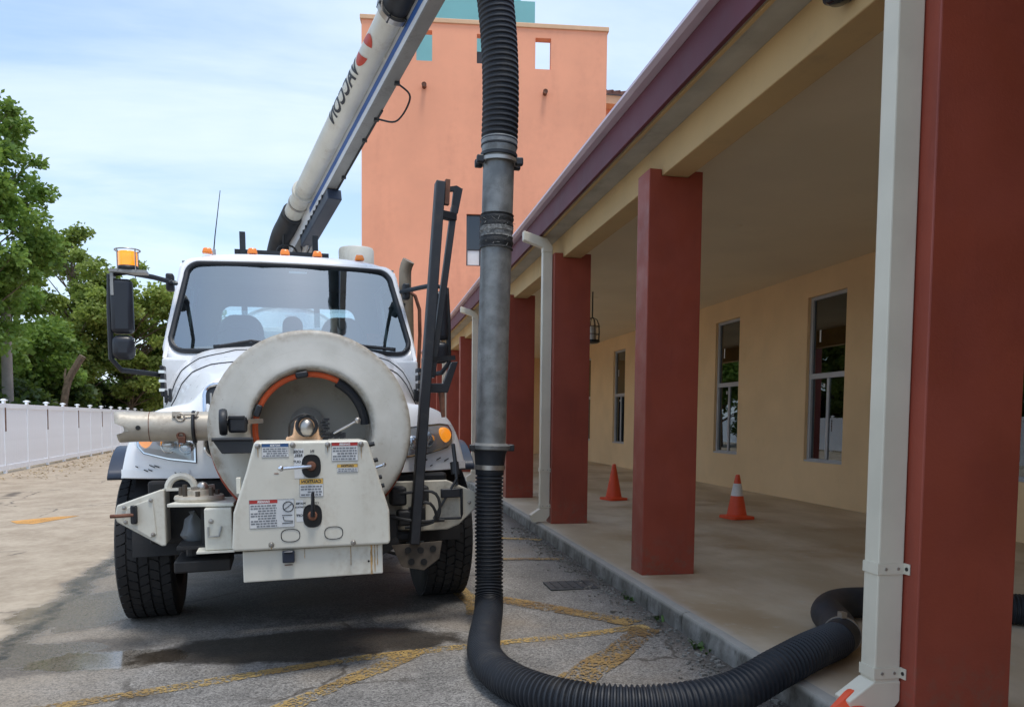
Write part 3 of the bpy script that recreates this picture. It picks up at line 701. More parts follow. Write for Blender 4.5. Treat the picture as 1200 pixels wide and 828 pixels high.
tree('olive_tree', 'olive green bushy tree behind the fence with thin top twigs', (-14.4, 42, zt), 10.8, 6.2, 3.3, 4.6, 90, 32000, .20, 'leaf_olive', 2, .17, rcl=(.4, .85), layered=.4)
tree('olive_tree', 'olive green tree directly beside the left truck mirror', (-12.0, 43, zt), 10.0, 5.6, 2.9, 4.2, 80, 28000, .20, 'leaf_olive', 3, .17, rcl=(.4, .85), layered=.3)
tree('broadleaf_tree', 'small rounded tree low between the tall tree and the olive tree', (-15.2, 37, zt), 7.4, 4.4, 2.6, 2.9, 45, 18000, .21, 'leaf_mid', 4, .18, rcl=(.5, .95))
tree('broadleaf_tree', 'green tree mostly hidden behind the truck cab', (-8.6, 46, zt), 7.6, 4.6, 3.2, 3.3, 45, 16000, .24, 'leaf_mid', 5, .2, rcl=(.6, 1.1))
tree('broadleaf_tree', 'broad tree cut off by the left edge of the picture', (-17.0, 33, zt), 9, 5, 3.2, 4.0, 50, 18000, .24, 'leaf_mid', 6, .22, rcl=(.6, 1.1))
for i, (x, y, h, lab) in enumerate(((-13.6, 29.5, 2.9, 'dark shrub behind the fence beside the grey pole'), (-14.6, 33.5, 3.4, 'dark shrub behind the fence left of the leaning bare trunk'), (-14.6, 38.2, 3.6, 'dark shrub behind the fence right of the leaning bare trunk'), (-15.0, 43, 4.2, 'dark shrub low under the olive trees by the far fence'), (-13.2, 49, 4.6, 'dark shrub at the far end of the fence beside the truck mirror'), (-15.5, 47, 5.0, 'dark mass of shrub deep behind the olive tree'))):
    tree('shrub', lab, (x, y, zt), h, h * .52, 2.1, h * .5, 26, 11000, .2, 'leaf_dark', 20 + i, .08, rcl=(.5, .95), cat='shrub', group='shrubs behind the fence')
bt = empty('bare_trunk', (-12.6, 35, zt)); tag(bt, 'leaning bare pale trunk sticking up behind the fence', 'tree trunk')
MB().tube(spline([(0, 0, 0), (.12, 0, 1.5), (.35, 0, 2.9), (.75, 0, 3.7), (1.0, 0, 4.1)], .2), .14, 9).build('trunk', 'bark', bt)
MB().tube([(.3, 0, 2.7), (.2, .1, 3.2), (.25, .1, 3.5)], [.07, .05, .03], 7).build('stub_branch', 'bark', bt)

# ------------------------------------------------------------------ traffic cones
def cone(name, label, loc, h, collar, rot=(0, 0, 0), w=.34):
    o = empty(name, loc); o.rotation_euler = rot; tag(o, label, 'traffic cone', 'traffic cones')
    b_ = MB(); pl = rrect(-w / 2, w / 2, -w / 2, w / 2, .05, 4)
    b_.prism(pl, lambda a, c: (a, c, 0), (0, 0, .035)); b_.build('base', 'cone_orange', o, smooth=False, bevel=.006)
    r1, r2 = .125, .028
    MB().lathe([(r1 + .02, .034), (r1, .05), (r2, h - .012), (r2 * .8, h), (0, h)], (0, 0, 0), (0, 0, 1), 24).build('body', 'cone_orange', o)
    if collar:
        z0, z1 = h * .52, h * .80; rr_ = lambda z: r1 + (r2 - r1) * (z - .05) / (h - .062) + .003
        MB().lathe([(rr_(z0) - .003, z0), (rr_(z0), z0), (rr_(z1), z1), (rr_(z1) - .003, z1)], (0, 0, 0), (0, 0, 1), 24).build('collar', 'cone_white', o)
    return o
cone('traffic_cone', 'plain orange traffic cone on the walkway nearer the tower', (3.80, 11.5, ZW), .56, False, (0, 0, .3))
cone('traffic_cone', 'orange traffic cone with white collar below the windows', (4.66, 9.1, ZW), .56, True, (0, 0, .15))
cone('traffic_cone', 'tipped orange traffic cone at the foot of the nearest downspout', (1.95, 2.80, .082), .5, False, Euler((rad(84), rad(-36), rad(12))), w=.28)

# ------------------------------------------------------------------ truck
GAM, RHO = rad(6.5), math.atan(SL); TX, TY = -.47, 6.0
ex = Vector((math.cos(GAM), math.sin(GAM), 0)) * math.cos(RHO) + Vector((0, 0, 1)) * math.sin(RHO)
ey = Vector((-math.sin(GAM), math.cos(GAM), 0)); ez = ex.cross(ey)
TM = Matrix(((ex.x, ey.x, ez.x, TX), (ex.y, ey.y, ez.y, TY), (ex.z, ey.z, ez.z, gz(TX)), (0, 0, 0, 1)))
TR = empty('vacuum_truck'); TR.matrix_world = TM; tag(TR, 'white vacuum truck with hose reel on its nose and raised boom', 'truck')
def T(mb, name, mat, parent=TR, **kw): return mb.build(name, mat, parent, **kw)

# hood and fenders as one pressed shell
HWID = 1.13
def yfront(x): return -.87 + .27 * (abs(x) / HWID) ** 3.2
def hood_z(x, y):
    a = abs(x); t = (y + .87) / 1.55
    hc = 1.66 + .34 * max(0, min(1, t)) ** .8; w = .67 + .40 * max(0, min(1, t)) ** .85
    hp = hc - .06 * (a / w) ** 2
    zh = 1.03 + (hp - 1.03) * max(0, 1 - (a / w) ** 7) ** .5 if a < w else 1.03
    fx = min(1, a / HWID)
    ft = 1.52 - .10 * max(0, (a - .62) / .5) ** 2 - .04 * max(0, -y - .2)
    zf = 1.03 + (ft - 1.03) * max(0, 1 - fx ** 14) ** .5
    k = 18; m = max(zh, zf); z = m + math.log(math.exp(k * (zh - m)) + math.exp(k * (zf - m))) / k
    d = y - yfront(x); r = .16
    if d < r: z = 1.03 + (z - 1.03) * math.sqrt(max(0, 1 - (1 - max(0, d) / r) ** 2))
    return max(z, 1.03)
rowsH = []
NU, NV = 150, 90
for j in range(NV + 1):
    row = []
    for i in range(NU + 1):
        u = -1 + 2 * i / NU; x = HWID * math.sin(u * math.pi / 2); yf = yfront(x); d = (.68 - yf) * (1 - math.cos(j / NV * math.pi / 2)); y = yf + d
        row.append((x, y, hood_z(x, y)))
    rowsH.append(row)
hoodmb = MB().grid(rowsH)
hood = T(hoodmb, 'hood', 'cab_paint', ang=60)
bvh = BVHTree.FromPolygons([Vector(v) for v in hoodmb.v], hoodmb.f)
def onhood(x, z, off=.006):
    h = bvh.ray_cast(Vector((x, -3, z)), Vector((0, 1, 0)))
    if h[0] is None: return Vector((x, yfront(x) - off, z))
    n = h[1] if h[1].y < 0 else -h[1]; return h[0] + n * off
def projpoly(outline, off, rings=5, dome=0):
    cx = sum(p[0] for p in outline) / len(outline); cz = sum(p[1] for p in outline) / len(outline); mb = MB(); n = len(outline); vs = [onhood(cx, cz, off + dome)]
    for k in range(1, rings + 1):
        for p in outline: vs.append(onhood(cx + (p[0] - cx) * k / rings, cz + (p[1] - cz) * k / rings, off + dome * (1 - (k / rings) ** 2)))
    fs = [(0, 1 + i, 1 + (i + 1) % n) for i in range(n)]
    for k in range(rings - 1):
        for i in range(n): fs.append((1 + k * n + i, 1 + (k + 1) * n + i, 1 + (k + 1) * n + (i + 1) % n, 1 + k * n + (i + 1) % n))
    return mb.add(vs, fs)
def dens(poly, k=4):
    out = []
    for i in range(len(poly)):
        a, b = poly[i], poly[(i + 1) % len(poly)]
        for j in range(k): out.append((a[0] + (b[0] - a[0]) * j / k, a[1] + (b[1] - a[1]) * j / k))
    return out
for s in (-1, 1):
    hl = [(.655, 1.125), (.82, 1.145), (.98, 1.185), (1.02, 1.23), (1.025, 1.30), (1.0, 1.345), (.93, 1.355), (.80, 1.345), (.655, 1.33)]
    hl = [(s * x, z) for x, z in hl]
    cx, cz = s * .84, 1.245
    H = T(projpoly(dens(hl), .006), 'headlight', 'black_plastic')
    inn = [(cx + (x - cx) * .9, cz + (z - cz) * .86) for x, z in hl]
    T(projpoly(dens([(cx + (x - cx) * .97, cz + (z - cz) * .95) for x, z in hl]), .010), 'rim', 'chrome', H)
    T(projpoly(dens(inn), .014), 'reflector', 'alu_frame', H)
    for (lx, lz, r_, mt) in ((.945, 1.272, .056, 'amber_lit'), (.81, 1.24, .060, 'chrome'), (.71, 1.225, .05, 'chrome')):
        c = onhood(s * lx, lz, .012); T(MB().sphere(c, r_, 16, (1, .45, 1)), 'lamp', mt, H)
    T(projpoly(dens(inn), .05, 6, .01), 'lens', 'lens_glass', H)
    # fender lower band and its scratches
    T(MB().grid([[onhood(s * x, z, .009) for x in [.70 + .42 * i / 14 for i in range(15)]] for z in (1.035, 1.075, 1.085)]), 'fender_band', 'white_paint')
    for k in range(7):
        x = random.uniform(.72, 1.05); z = random.uniform(1.05, 1.10); L = random.uniform(.008, .04)
        T(projpoly([(s * x, z), (s * (x + L), z + L * .45), (s * (x + L), z + L * .45 + .007), (s * x, z + .008)], .013, 1), 'paint_chip', 'black_plastic')
# grille at the nose, behind the reel
gp = rrect(-.60, .60, 1.16, 1.615, .07)
GR = T(projpoly(dens(gp, 1), .008, 8), 'grille', 'black_steel')
T(MB().tube([onhood(x, z, .012) for x, z in gp] , .014, 8, closed=True), 'grille_surround', 'chrome', GR)
for k in range(17): T(MB().tube([onhood(-.56 + .07 * k, z, .014) for z in [1.2 + .04 * j for j in range(10)]], .007, 5), 'grille_bar', 'beam_grey', GR)
# hood shut lines and latches
for s in (-1, 1):
    for pts in ([(.98, 1.52), (.93, 1.60), (.90, 1.70), (.86, 1.78), (.72, 1.865), (.55, 1.90), (.46, 1.935), (.30, 1.94)], [(.90, 1.50), (.86, 1.56), (.82, 1.66), (.74, 1.74), (.60, 1.785), (.4, 1.80), (.2, 1.80)]):
        dp = []
        for (a, b) in zip(pts, pts[1:]):
            for j in range(6): dp.append((a[0] + (b[0] - a[0]) * j / 6, a[1] + (b[1] - a[1]) * j / 6))
        P = [onhood(s * x, z, .001) for x, z in dp]
        T(MB().tube(P, .0065, 6), 'shut_line', 'black_plastic')
    for x in (.905, .965):
        c = onhood(s * x, 1.575, .02); T(MB().box(c, (.022, .05, .10)), 'hood_latch', 'black_plastic', bevel=.006)
    c = onhood(s * .935, 1.57, .015); T(MB().box(c, (.06, .02, .02)), 'latch_pin', 'black_plastic')
    c = onhood(s * 1.0, 1.66, .01)
    v_ = T(MB().box((s * 1.005, .55, 1.70), (.03, .14, .24)), 'side_vent', 'black_plastic', bevel=.01)
    for k in range(3): T(MB().box((s * 1.008, .55, 1.63 + k * .07), (.04, .15, .022)), 'vent_blade', 'chrome', v_)

# cab: windscreen surround, sides, rear, roof with real openings
def wsy(x, z): return .62 + (z - 1.93) * .50 + .14 * (x / .95) ** 2
def ring(outer, inner, f):
    n = len(outer); vs = [f(*p) for p in outer] + [f(*p) for p in inner]
    return MB().add(vs, [(i, (i + 1) % n, n + (i + 1) % n, n + i) for i in range(n)])
def trap(xb, xt, zb, zt, r, n=7, m=6):
    base = []
    for (cx, cz, a) in ((1, 1, 0), (-1, 1, 90), (-1, -1, 180), (1, -1, 270)):
        hw = xt if cz > 0 else xb; zz = zt if cz > 0 else zb
        for k in range(n + 1):
            t = rad(a + 90 * k / n); base.append((cx * (hw - r) + r * math.cos(t), zz - cz * r + r * math.sin(t)))
    return dens(base, 3)
surr = ring(trap(1.035, .925, 1.86, 2.778, .13), trap(.985, .875, 1.945, 2.735, .12), lambda x, z: (x, wsy(x, z), z))
so = T(surr, 'windscreen_surround', 'cab_paint', ang=60); so.modifiers.new('s', 'SOLIDIFY').thickness = .03
T(MB().tube([(x, wsy(x, z) - .004, z) for x, z in trap(.975, .865, 1.953, 2.727, .115)], .021, 8, closed=True), 'windscreen_seal', 'black_plastic')
wsn, wsm = 24, 14
def wpt(i, j):
    z = 1.945 + (2.735 - 1.945) * j / wsm; hw = .985 + (.875 - .985) * j / wsm; x = hw * (-1 + 2 * i / wsn); return (x * .995, wsy(x, z) + .006, z)
WS = T(MB().grid([[wpt(i, j) for i in range(wsn + 1)] for j in range(wsm + 1)]), 'windscreen', 'windshield_glass', ang=80)
for s in (-1, 1):
    # black sheets standing in for the dark triangular windows at the lower corners
    T(MB().add([(s * x, wsy(x, z) + .02, z) for x, z in ((.962, 1.962), (.80, 1.962), (.81, 2.08), (.84, 2.20), (.875, 2.30), (.91, 2.36), (.945, 2.36))], [(0, 1, 2, 3, 4, 5, 6)]), 'dark_window_sheet', 'black_plastic')
    # wipers
    p0 = (s * .10 if s < 0 else .30, 0, 0)
wip = T(MB().tube([(-.60, wsy(-.6, 1.985) - .03, 1.99), (-.35, wsy(-.35, 2.0) - .035, 2.035), (-.05, wsy(0, 2.0) - .03, 2.0)], .011, 6), 'wiper', 'black_plastic')
T(MB().bar((-.64, wsy(-.6, 1.98) - .02, 1.985), (-.12, wsy(-.1, 1.98) - .02, 2.025), .012, .03), 'blade', 'black_plastic', wip)
wip = T(MB().tube([(.82, wsy(.8, 1.985) - .03, 1.985), (.5, wsy(.5, 2.0) - .035, 2.02), (.18, wsy(.2, 2.0) - .03, 2.0)], .011, 6), 'wiper', 'black_plastic')
T(MB().bar((.84, wsy(.8, 1.98) - .02, 1.99), (.26, wsy(.3, 1.98) - .02, 2.03), .012, .03), 'blade', 'black_plastic', wip)
T(MB().add([(x, wsy(x, z) + .012, z) for x, z in ((.60, 2.02), (.75, 2.02), (.75, 2.13), (.60, 2.13))], [(0, 1, 2, 3)]), 'permit_sticker', 'rusty', WS)
T(MB().add([(x, wsy(x, z) + .012, z) for x, z in ((-.03, 2.655), (.12, 2.655), (.12, 2.675), (-.03, 2.675))], [(0, 1, 2, 3)]), 'top_sticker', 'decal_white', WS)
def sidex(z): return 1.03 - (z - 1.9) * .138
for s in (-1, 1):
    out = [(wsy(.95, 1.9), 1.9), (2.5, 1.9), (2.45, 2.735), (wsy(.95, 2.73) + .02, 2.73)]; inn = [(.98, 1.98), (2.2, 1.98), (2.15, 2.66), (1.28, 2.66)]
    o_ = T(ring(dens(out, 3), dens(inn, 3), lambda y, z: (s * sidex(z), y, z)), 'cab_side', 'cab_paint', smooth=False); o_.modifiers.new('s', 'SOLIDIFY').thickness = .03
    T(MB().add([(s * (sidex(z) - .015), y, z) for y, z in inn], [(0, 1, 2, 3)]), 'side_glass', 'windshield_glass', smooth=False)
    d_ = T(MB().bb(s * 1.0 - .03, s * 1.0 + .03, .80, 2.5, .85, 1.897), 'door', 'cab_paint', smooth=False, bevel=.015)
    T(MB().box((s * 1.045, 2.2, 1.6), (.03, .14, .04)), 'handle', 'black_plastic', d_, bevel=.008)
    T(MB().box((s * 1.0, 1.5, .62), (.14, .7, .06)), 'cab_step', 'chassis_black', bevel=.01)
out = rrect(-1.03, 1.03, .85, 2.79, .12); inn = rrect(-.72, .72, 2.08, 2.56, .10)
o_ = T(ring(out, inn, lambda x, z: (x * (1 - max(0, z - 1.9) * .11), 2.5, z)), 'cab_rear', 'interior', ang=60); o_.modifiers.new('s', 'SOLIDIFY').thickness = .04
T(MB().bb(-.70, .70, 2.49, 2.495, 2.08, 2.56), 'rear_glass', 'lens_glass', smooth=False)
rf_rows = []
for j in range(15):
    rho = math.sin(j / 14 * math.pi / 2); row = []
    for i in range(73):
        t = 2 * math.pi * i / 72; cx_, cy_ = math.cos(t), math.sin(t); x = .925 * math.copysign(abs(cx_) ** .36, cx_); v = math.copysign(abs(cy_) ** .36, cy_)
        yf = wsy(x, 2.75) - .015; yb = 2.52; y = (yf + yb) / 2 + v * (yb - yf) / 2
        xc, yc = 0, (wsy(0, 2.75) + yb) / 2
        row.append((xc + (x - xc) * rho, yc + (y - yc) * rho, 2.738 + .125 * math.sqrt(max(0, 1 - rho ** 5))))
    rf_rows.append(row)
ro = T(MB().grid(rf_rows), 'cab_roof', 'cab_paint', ang=70)
T(MB().bb(-.9, .9, 1.15, 2.46, 2.735, 2.75), 'headliner', 'interior', smooth=False)
T(MB().bb(-.97, .97, .86, 2.46, .9, .93), 'cab_floor', 'interior_dark', smooth=False)
db = MB()
db.grid([[(x, y + .14 * (x / .95) ** 2, z - .05 * abs(x)) for x in [-.93 + 1.86 * i / 12 for i in range(13)]] for y, z in ((.70, 1.90), (.82, 1.95), (1.0, 1.985), (1.12, 1.96), (1.18, 1.85), (1.2, 1.5))])
T(db, 'dashboard', 'interior', ang=60)
T(MB().sphere((-.52, 1.08, 1.97), .16, 14, (1, .6, .4)), 'instrument_hood', 'interior_dark')
sw = T(MB().torus((-.47, 1.33, 2.06), (0, -.75, .62), .23, .016, 32, 8), 'steering_wheel', 'interior_dark')
T(MB().bar((-.69, 1.33, 2.06), (-.25, 1.33, 2.06), .03, .03).cyl((-.47, 1.33, 2.06), (-.47, 1.15, 1.85), .03), 'spoke', 'interior_dark', sw)
for x in (-.47, .50):
    st = T(MB().prism(rrect(-.24, .24, 1.45, 2.42, .16), lambda a, b: (x + a * (1 - max(0, b - 1.9) * .35), 1.85 + (b - 1.45) * .18, b), (0, .14, 0)), 'seat_back', 'seat_cloth', bevel=.03)
    T(MB().box((x, 1.65, 1.40), (.5, .5, .16)), 'cushion', 'seat_cloth', st, bevel=.03)
T(MB().prism(rrect(-.10, .10, 1.5, 2.44, .09), lambda a, b: (.02 + a, 2.2, b), (0, .1, 0)), 'centre_console', 'interior_dark', bevel=.02)
T(MB().add([(x, wsy(x, 1.98) + .05, z) for x, z in ((-.86, 1.955), (-.62, 1.96), (-.62, 2.0), (-.86, 1.99))], [(0, 1, 2, 3)]), 'paper', 'coping_peach')
T(MB().bb(-1.028, 1.028, .68, .795, 1.05, 1.895), 'cowl', 'cab_paint', smooth=False, bevel=.02)
# roof marker lamps
for x, z in ((-.70, 2.845), (-.33, 2.862), (-.055, 2.865), (.225, 2.865), (.60, 2.85)):
    L_ = T(MB().box((x, 1.22, z + .012), (.09, .07, .05), taper=.7), 'marker_lamp', 'amber', bevel=.012)
an = T(MB().tube([(-.655, 1.3, 2.86), (-.64, 1.3, 3.0), (-.585, 1.3, 3.40)], [.006, .005, .003], 6), 'antenna', 'black_steel')
T(MB().cyl((-.655, 1.3, 2.83), (-.65, 1.3, 2.89), .018, .012, 10), 'antenna_base', 'steel', an)

# mirrors on arms, amber beacon
for s in (-1, 1):
    k_ = 0 if s < 0 else -.10
    A_ = T(MB().tube([(s * .93, .92, 2.52), (s * (1.05 + k_ * .3), .55, 2.50), (s * (1.20 + k_), .32, 2.49), (s * (1.31 + k_), .30, 2.46), (s * (1.32 + k_), .30, 2.2), (s * (1.32 + k_), .30, 1.85), (s * (1.26 + k_), .32, 1.77), (s * 1.02, .55, 1.75)], .020, 8), 'mirror_arm', 'black_plastic')
    T(MB().box((s * .97, .90, 2.52), (.06, .10, .14)), 'mirror_bracket', 'black_plastic', A_, bevel=.015)
    M_ = T(MB().box((s * (1.235 + k_), .30, 2.235), (.155, .09, .40)), 'mirror', 'mirror_back', bevel=.035, segs=4)
    T(MB().box((s * (1.235 + k_), .352, 2.235), (.13, .008, .36)), 'glass', 'chrome', M_)
    M_ = T(MB().box((s * (1.235 + k_), .30, 1.935), (.16, .10, .18)), 'spot_mirror', 'mirror_back', bevel=.05, segs=4)
    T(MB().sphere((s * (1.235 + k_), .335, 1.935), .07, 12, (1, .4, 1.1)), 'glass', 'chrome', M_)
bk = T(MB().box((-1.18, .30, 2.488), (.25, .12, .02)).box((-1.29, .30, 2.40), (.02, .10, .18)), 'beacon_bracket', 'beam_grey')
bc = T(MB().lathe([(0, 0), (.072, 0), (.075, .015), (.068, .03)], (-1.185, .30, 2.50), (0, 0, 1), 20), 'beacon', 'black_plastic')
T(MB().lathe([(.066, .028), (.066, .125), (.06, .135), (0, .138)], (-1.185, .30, 2.50), (0, 0, 1), 20), 'beacon_lens', 'amber_lit', bc)
cg = MB()
for k in range(4):
    a = math.pi / 4 + k * math.pi / 2; px_, py_ = -1.185 + .085 * math.cos(a), .30 + .085 * math.sin(a); cg.cyl((px_, py_, 2.49), (px_, py_, 2.65), .005, n=6)
for z in (2.645,): cg.torus((-1.185, .30, z), (0, 0, 1), .086, .005, 20, 6)
T(cg, 'beacon_guard', 'steel', bc)

# wheels: tyre with real tread blocks, rim
def wheel(x, y, s, dual=False):
    R_, w_ = .52, .30
    prof = [(.29, -.13), (.33, -.165), (.42, -.182), (.480, -.176), (.500, -.165), (.507, -.14), (.507, 0), (.507, .14), (.500, .165), (.480, .176), (.42, .182), (.33, .165), (.29, .13)]
    ty = T(MB().lathe(prof, (x, y, R_ - .005), (1, 0, 0), 56), 'tyre', 'tyre', ang=30)
    tr_ = MB(); N = 46
    for c, (xo, ww) in enumerate(((-.132, .060), (-.066, .058), (0, .058), (.066, .058), (.132, .060))):
        for k in range(N):
            a = 2 * math.pi * (k + .5 * (c % 2)) / N; rr_ = .511; cth, sth = math.cos(a), math.sin(a)
            rot_ = Matrix(((1, 0, 0), (0, cth, -sth), (0, sth, cth)))
            skew = .012 * (1 if c % 2 else -1); L = 2 * math.pi * rr_ / N * .80; hw = ww / 2 - .002
            pts2 = [(-hw, -L / 2 + skew), (0, -L / 2 - .006), (hw, -L / 2 - skew), (hw, L / 2 - skew), (0, L / 2 + .006), (-hw, L / 2 + skew)]
            vv = []
            for zz in (-.012, .009):
                for (q, t) in pts2: vv.append(Vector((x + xo, y, R_ - .005)) + rot_ @ Vector((q, t, rr_ + zz)))
            tr_.add(vv, [(0, 1, 2, 3, 4, 5), (11, 10, 9, 8, 7, 6)] + [(i, i + 6, (i + 1) % 6 + 6, (i + 1) % 6) for i in range(6)])
    T(tr_, 'tread', 'tyre', ty, smooth=False)
    T(MB().lathe([(.0, s * .02), (.14, s * .03), (.16, s * .10), (.22, s * .11), (.24, s * .02), (.285, s * .10), (.30, s * .12), (.30, -s * .12), (.26, -s * .10)], (x, y, R_ - .005), (1, 0, 0), 28), 'rim', 'stripe_white', ty)
for s in (-1, 1): wheel(s * 1.035, 0, s)
for s in (-1, 1):
    for y in (5.2, 6.5): wheel(s * 1.05, y, s)
    # rubber fender flares and mud guards
    pf = []
    for k in range(15):
        a = rad(46 + 88 * k / 14); pf.append((.66 * math.cos(a), .52 + .70 * math.sin(a)))
    rws = [[(s * xx, -yy_, zz) for xx in (1.09, 1.15, 1.235, 1.24)] for yy_, zz in pf]
    o_ = T(MB().grid(rws), 'fender_flare', 'navy_steel', ang=60); o_.modifiers.new('s', 'SOLIDIFY').thickness = .02
    T(MB().bb(s * .96 - .18, s * .96 + .18, .52, .545, .30, 1.05), 'mud_flap', 'chassis_black', smooth=False)
    # inner wheel arch
    rws = [[(s * xx, -.62 * math.cos(rad(k * 12)), .52 + .62 * math.sin(rad(k * 12))) for xx in (.62, 1.08)] for k in range(16)]
    T(MB().grid(rws), 'wheel_arch', 'chassis_black', ang=60)

# chassis, axle, tank body behind the cab
for s in (-1, 1): T(MB().bb(s * .42 - .045, s * .42 + .045, -.95, 8.2, .72, .98), 'frame_rail', 'chassis_black', smooth=False, bevel=.01)
T(MB().cyl((-1.0, 0, .50), (1.0, 0, .50), .07, n=12).box((0, 0, .47), (1.3, .14, .12)), 'front_axle', 'chassis_black')
T(MB().bb(-.5, .5, -.3, 1.3, .50, 1.4), 'engine', 'chassis_black', smooth=False, bevel=.05)
T(MB().bb(-.95, .95, -.80, -.70, .62, 1.02), 'front_crossmember', 'chassis_black', smooth=False, bevel=.02)
tk = T(MB().lathe([(0, 0), (.6, .02), (.85, .12), (.9, .25), (.9, 3.6), (.85, 3.75), (0, 3.85)], (0, 3.6, 1.85), (0, 1, 0), 40), 'debris_tank', 'white_paint')
for y in (3.9, 5.4, 7.0): T(MB().torus((0, y, 1.85), (0, 1, 0), .91, .03, 40, 8), 'tank_band', 'beam_grey', tk)
T(MB().bb(-1.0, 1.0, 2.75, 3.35, .95, 2.4), 'water_box', 'white_paint', smooth=False, bevel=.06)
T(MB().cyl((0, 4.4, 2.6), (0, 4.4, 3.2), .28, n=24), 'boom_pedestal', 'beam_grey')
T(MB().lathe([(0, 0), (.19, 0), (.2, .05), (.2, .34), (.19, .36), (0, .36)], (.77, 3.1, 2.98), (0, 0, 1), 28), 'air_canister', 'cream_paint')
for x in (-.465, .305):
    T(MB().bar((x, 3.0, 2.4), (x, 3.0, 3.43), .06, .10), 'boom_rest_post', 'black_steel')
T(MB().bar((-.55, 3.0, 3.22), (.45, 3.0, 3.22), .05, .05), 'boom_rest_bar', 'black_steel')
# exhaust stack with curved tip and perforated shield, grab rail
E_ = T(MB().tube(spline([(1.13, 1.9, 1.0), (1.13, 1.9, 2.3), (1.13, 1.9, 2.80), (1.14, 1.88, 2.93), (1.18, 1.84, 3.02)], .05), .062, 14), 'exhaust_stack', 'exhaust_tan')
T(MB().lathe([(.075, 0), (.080, 0), (.080, 1.5), (.075, 1.5)], (1.13, 1.9, 1.2), (0, 0, 1), 18), 'heat_shield', 'exhaust_tan', E_)
for k in range(9): T(MB().box((1.10, 1.822, 1.95 + k * .085), (.03, .012, .02)), 'slot', 'lamp_black', E_)
T(MB().tube([(1.15, 1.5, 1.4), (1.20, 1.5, 2.2), (1.20, 1.5, 2.45), (1.16, 1.5, 2.58), (1.10, 1.5, 2.62)], .018, 8), 'grab_rail', 'rusty')

# ---- front bumper wings
def f_y(y): return lambda a, b: (a, y, b)
wpl = [(-1.085, .80), (-1.10, .83), (-1.085, .90), (-.845, .985), (-.825, .985), (-.825, .645), (-.85, .645)]
BW = T(MB().prism(wpl, f_y(-1.03), (0, .025, 0)).bb(-.85, -.825, -1.004, -.72, .65, .982), 'bumper_wing', 'cream_paint', smooth=False, bevel=.008)
T(MB().prism([(-1.05, .80), (-1.03, .885), (-.89, .935), (-.875, .72), (-.91, .70)], f_y(-1.038), (0, .007, 0)), 'access_plate', 'cream_paint', BW, smooth=False, bevel=.004)
for x, z in ((-1.045, .885), (-.90, .925), (-.895, .72), (-1.04, .80)): T(MB().lathe([(0, -.012), (.010, -.010), (.013, 0)], (x, -1.038, z), (0, 1, 0), 8), 'bolt', 'steel', BW)
T(MB().box((-.99, -1.055, .845), (.035, .04, .10)).cyl((-.99, -1.06, .90), (-.99, -1.06, .79), .018, n=10), 'latch', 'black_steel', BW, bevel=.006)
T(MB().tube([(-.99, -1.07, .845), (-1.06, -1.07, .842), (-1.115, -1.06, .84)], .011, 8), 'latch_handle', 'rusty', BW)
wpr = [(.42, .985), (.90, .985), (1.10, .895), (1.105, .80), (.98, .685), (.90, .655), (.55, .65), (.42, .70)]
BR = T(MB().prism(wpr, f_y(-1.03), (0, .03, 0)).bb(.50, .53, -.998, -.72, .66, .98), 'bumper_wing', 'dirty_cream', smooth=False, bevel=.008)
BR['label'] = 'stained bumper wing behind the black rack'
for x, z in ((1.05, .83), (.72, .94), (.66, .70)): T(MB().lathe([(0, -.012), (.010, -.010), (.013, 0)], (x, -1.03, z), (0, 1, 0), 8), 'bolt', 'steel', BR)
# towing eye
pts = [(-.735 + .075 * math.cos(rad(a)), -.98, .985 + .075 * math.sin(rad(a))) for a in range(0, 181, 15)]
T(MB().tube(pts, .022, 8).bar((-.82, -.98, .98), (-.64, -.98, .98), .05, .015), 'towing_eye', 'cream_paint')
# shelf with greasy swivel flange
T(MB().prism([(-.78, -1.30), (-.42, -1.38), (-.40, -1.0), (-.70, -1.0)], lambda a, b: (a, b, .905), (0, 0, .02)), 'shelf_plate', 'cream_paint', smooth=False, bevel=.004)
SW = T(MB().lathe([(0, 0), (.135, 0), (.14, .015), (.135, .03), (.07, .032), (.065, .06), (0, .062)], (-.62, -1.15, .926), (0, 0, 1), 28), 'swivel_flange', 'alu_dirty')
for k in range(8):
    a = k * math.pi / 4; T(MB().cyl((-.62 + .10 * math.cos(a), -1.15 + .10 * math.sin(a), .956), (-.62 + .10 * math.cos(a), -1.15 + .10 * math.sin(a), .985 + .02 * (k % 3)), .014, n=6), 'bolt', 'rust_dark', SW)
T(MB().sphere((-.60, -1.15, 1.0), .035, 10).bar((-.66, -1.17, .99), (-.54, -1.12, 1.0), .03, .03), 'swivel_knuckle', 'steel', SW)
T(MB().bb(-.575, -.43, -1.42, -1.02, .665, .90), 'side_box', 'cream_paint', smooth=False, bevel=.006)
T(MB().tube([(-.555, -1.43, .80), (-.555, -1.43, .745), (-.50, -1.43, .745), (-.485, -1.43, .80)], .006, 6), 'hook', 'beam_grey')
T(MB().lathe([(0, -.012), (.012, -.01), (.015, 0)], (-.54, -1.42, .83), (0, 1, 0), 8), 'bolt', 'steel')
T(MB().bb(-.62, -.42, -1.44, -1.0, .652, .663), 'floor_plate', 'cream_paint', smooth=False)
T(MB().bb(-.74, -.58, -1.28, -.9, .655, .672), 'under_plate', 'chassis_black', smooth=False)
T(MB().bb(-.76, -.45, -1.26, -.9, .515, .585).cyl((-.66, -1.1, .585), (-.66, -1.1, .655), .05, n=12), 'under_bracket', 'chassis_black', smooth=False, bevel=.01)
T(MB().bar((-.60, -1.2, .67), (-.60, -1.2, .90), .02, .05), 'strut', 'chassis_black')
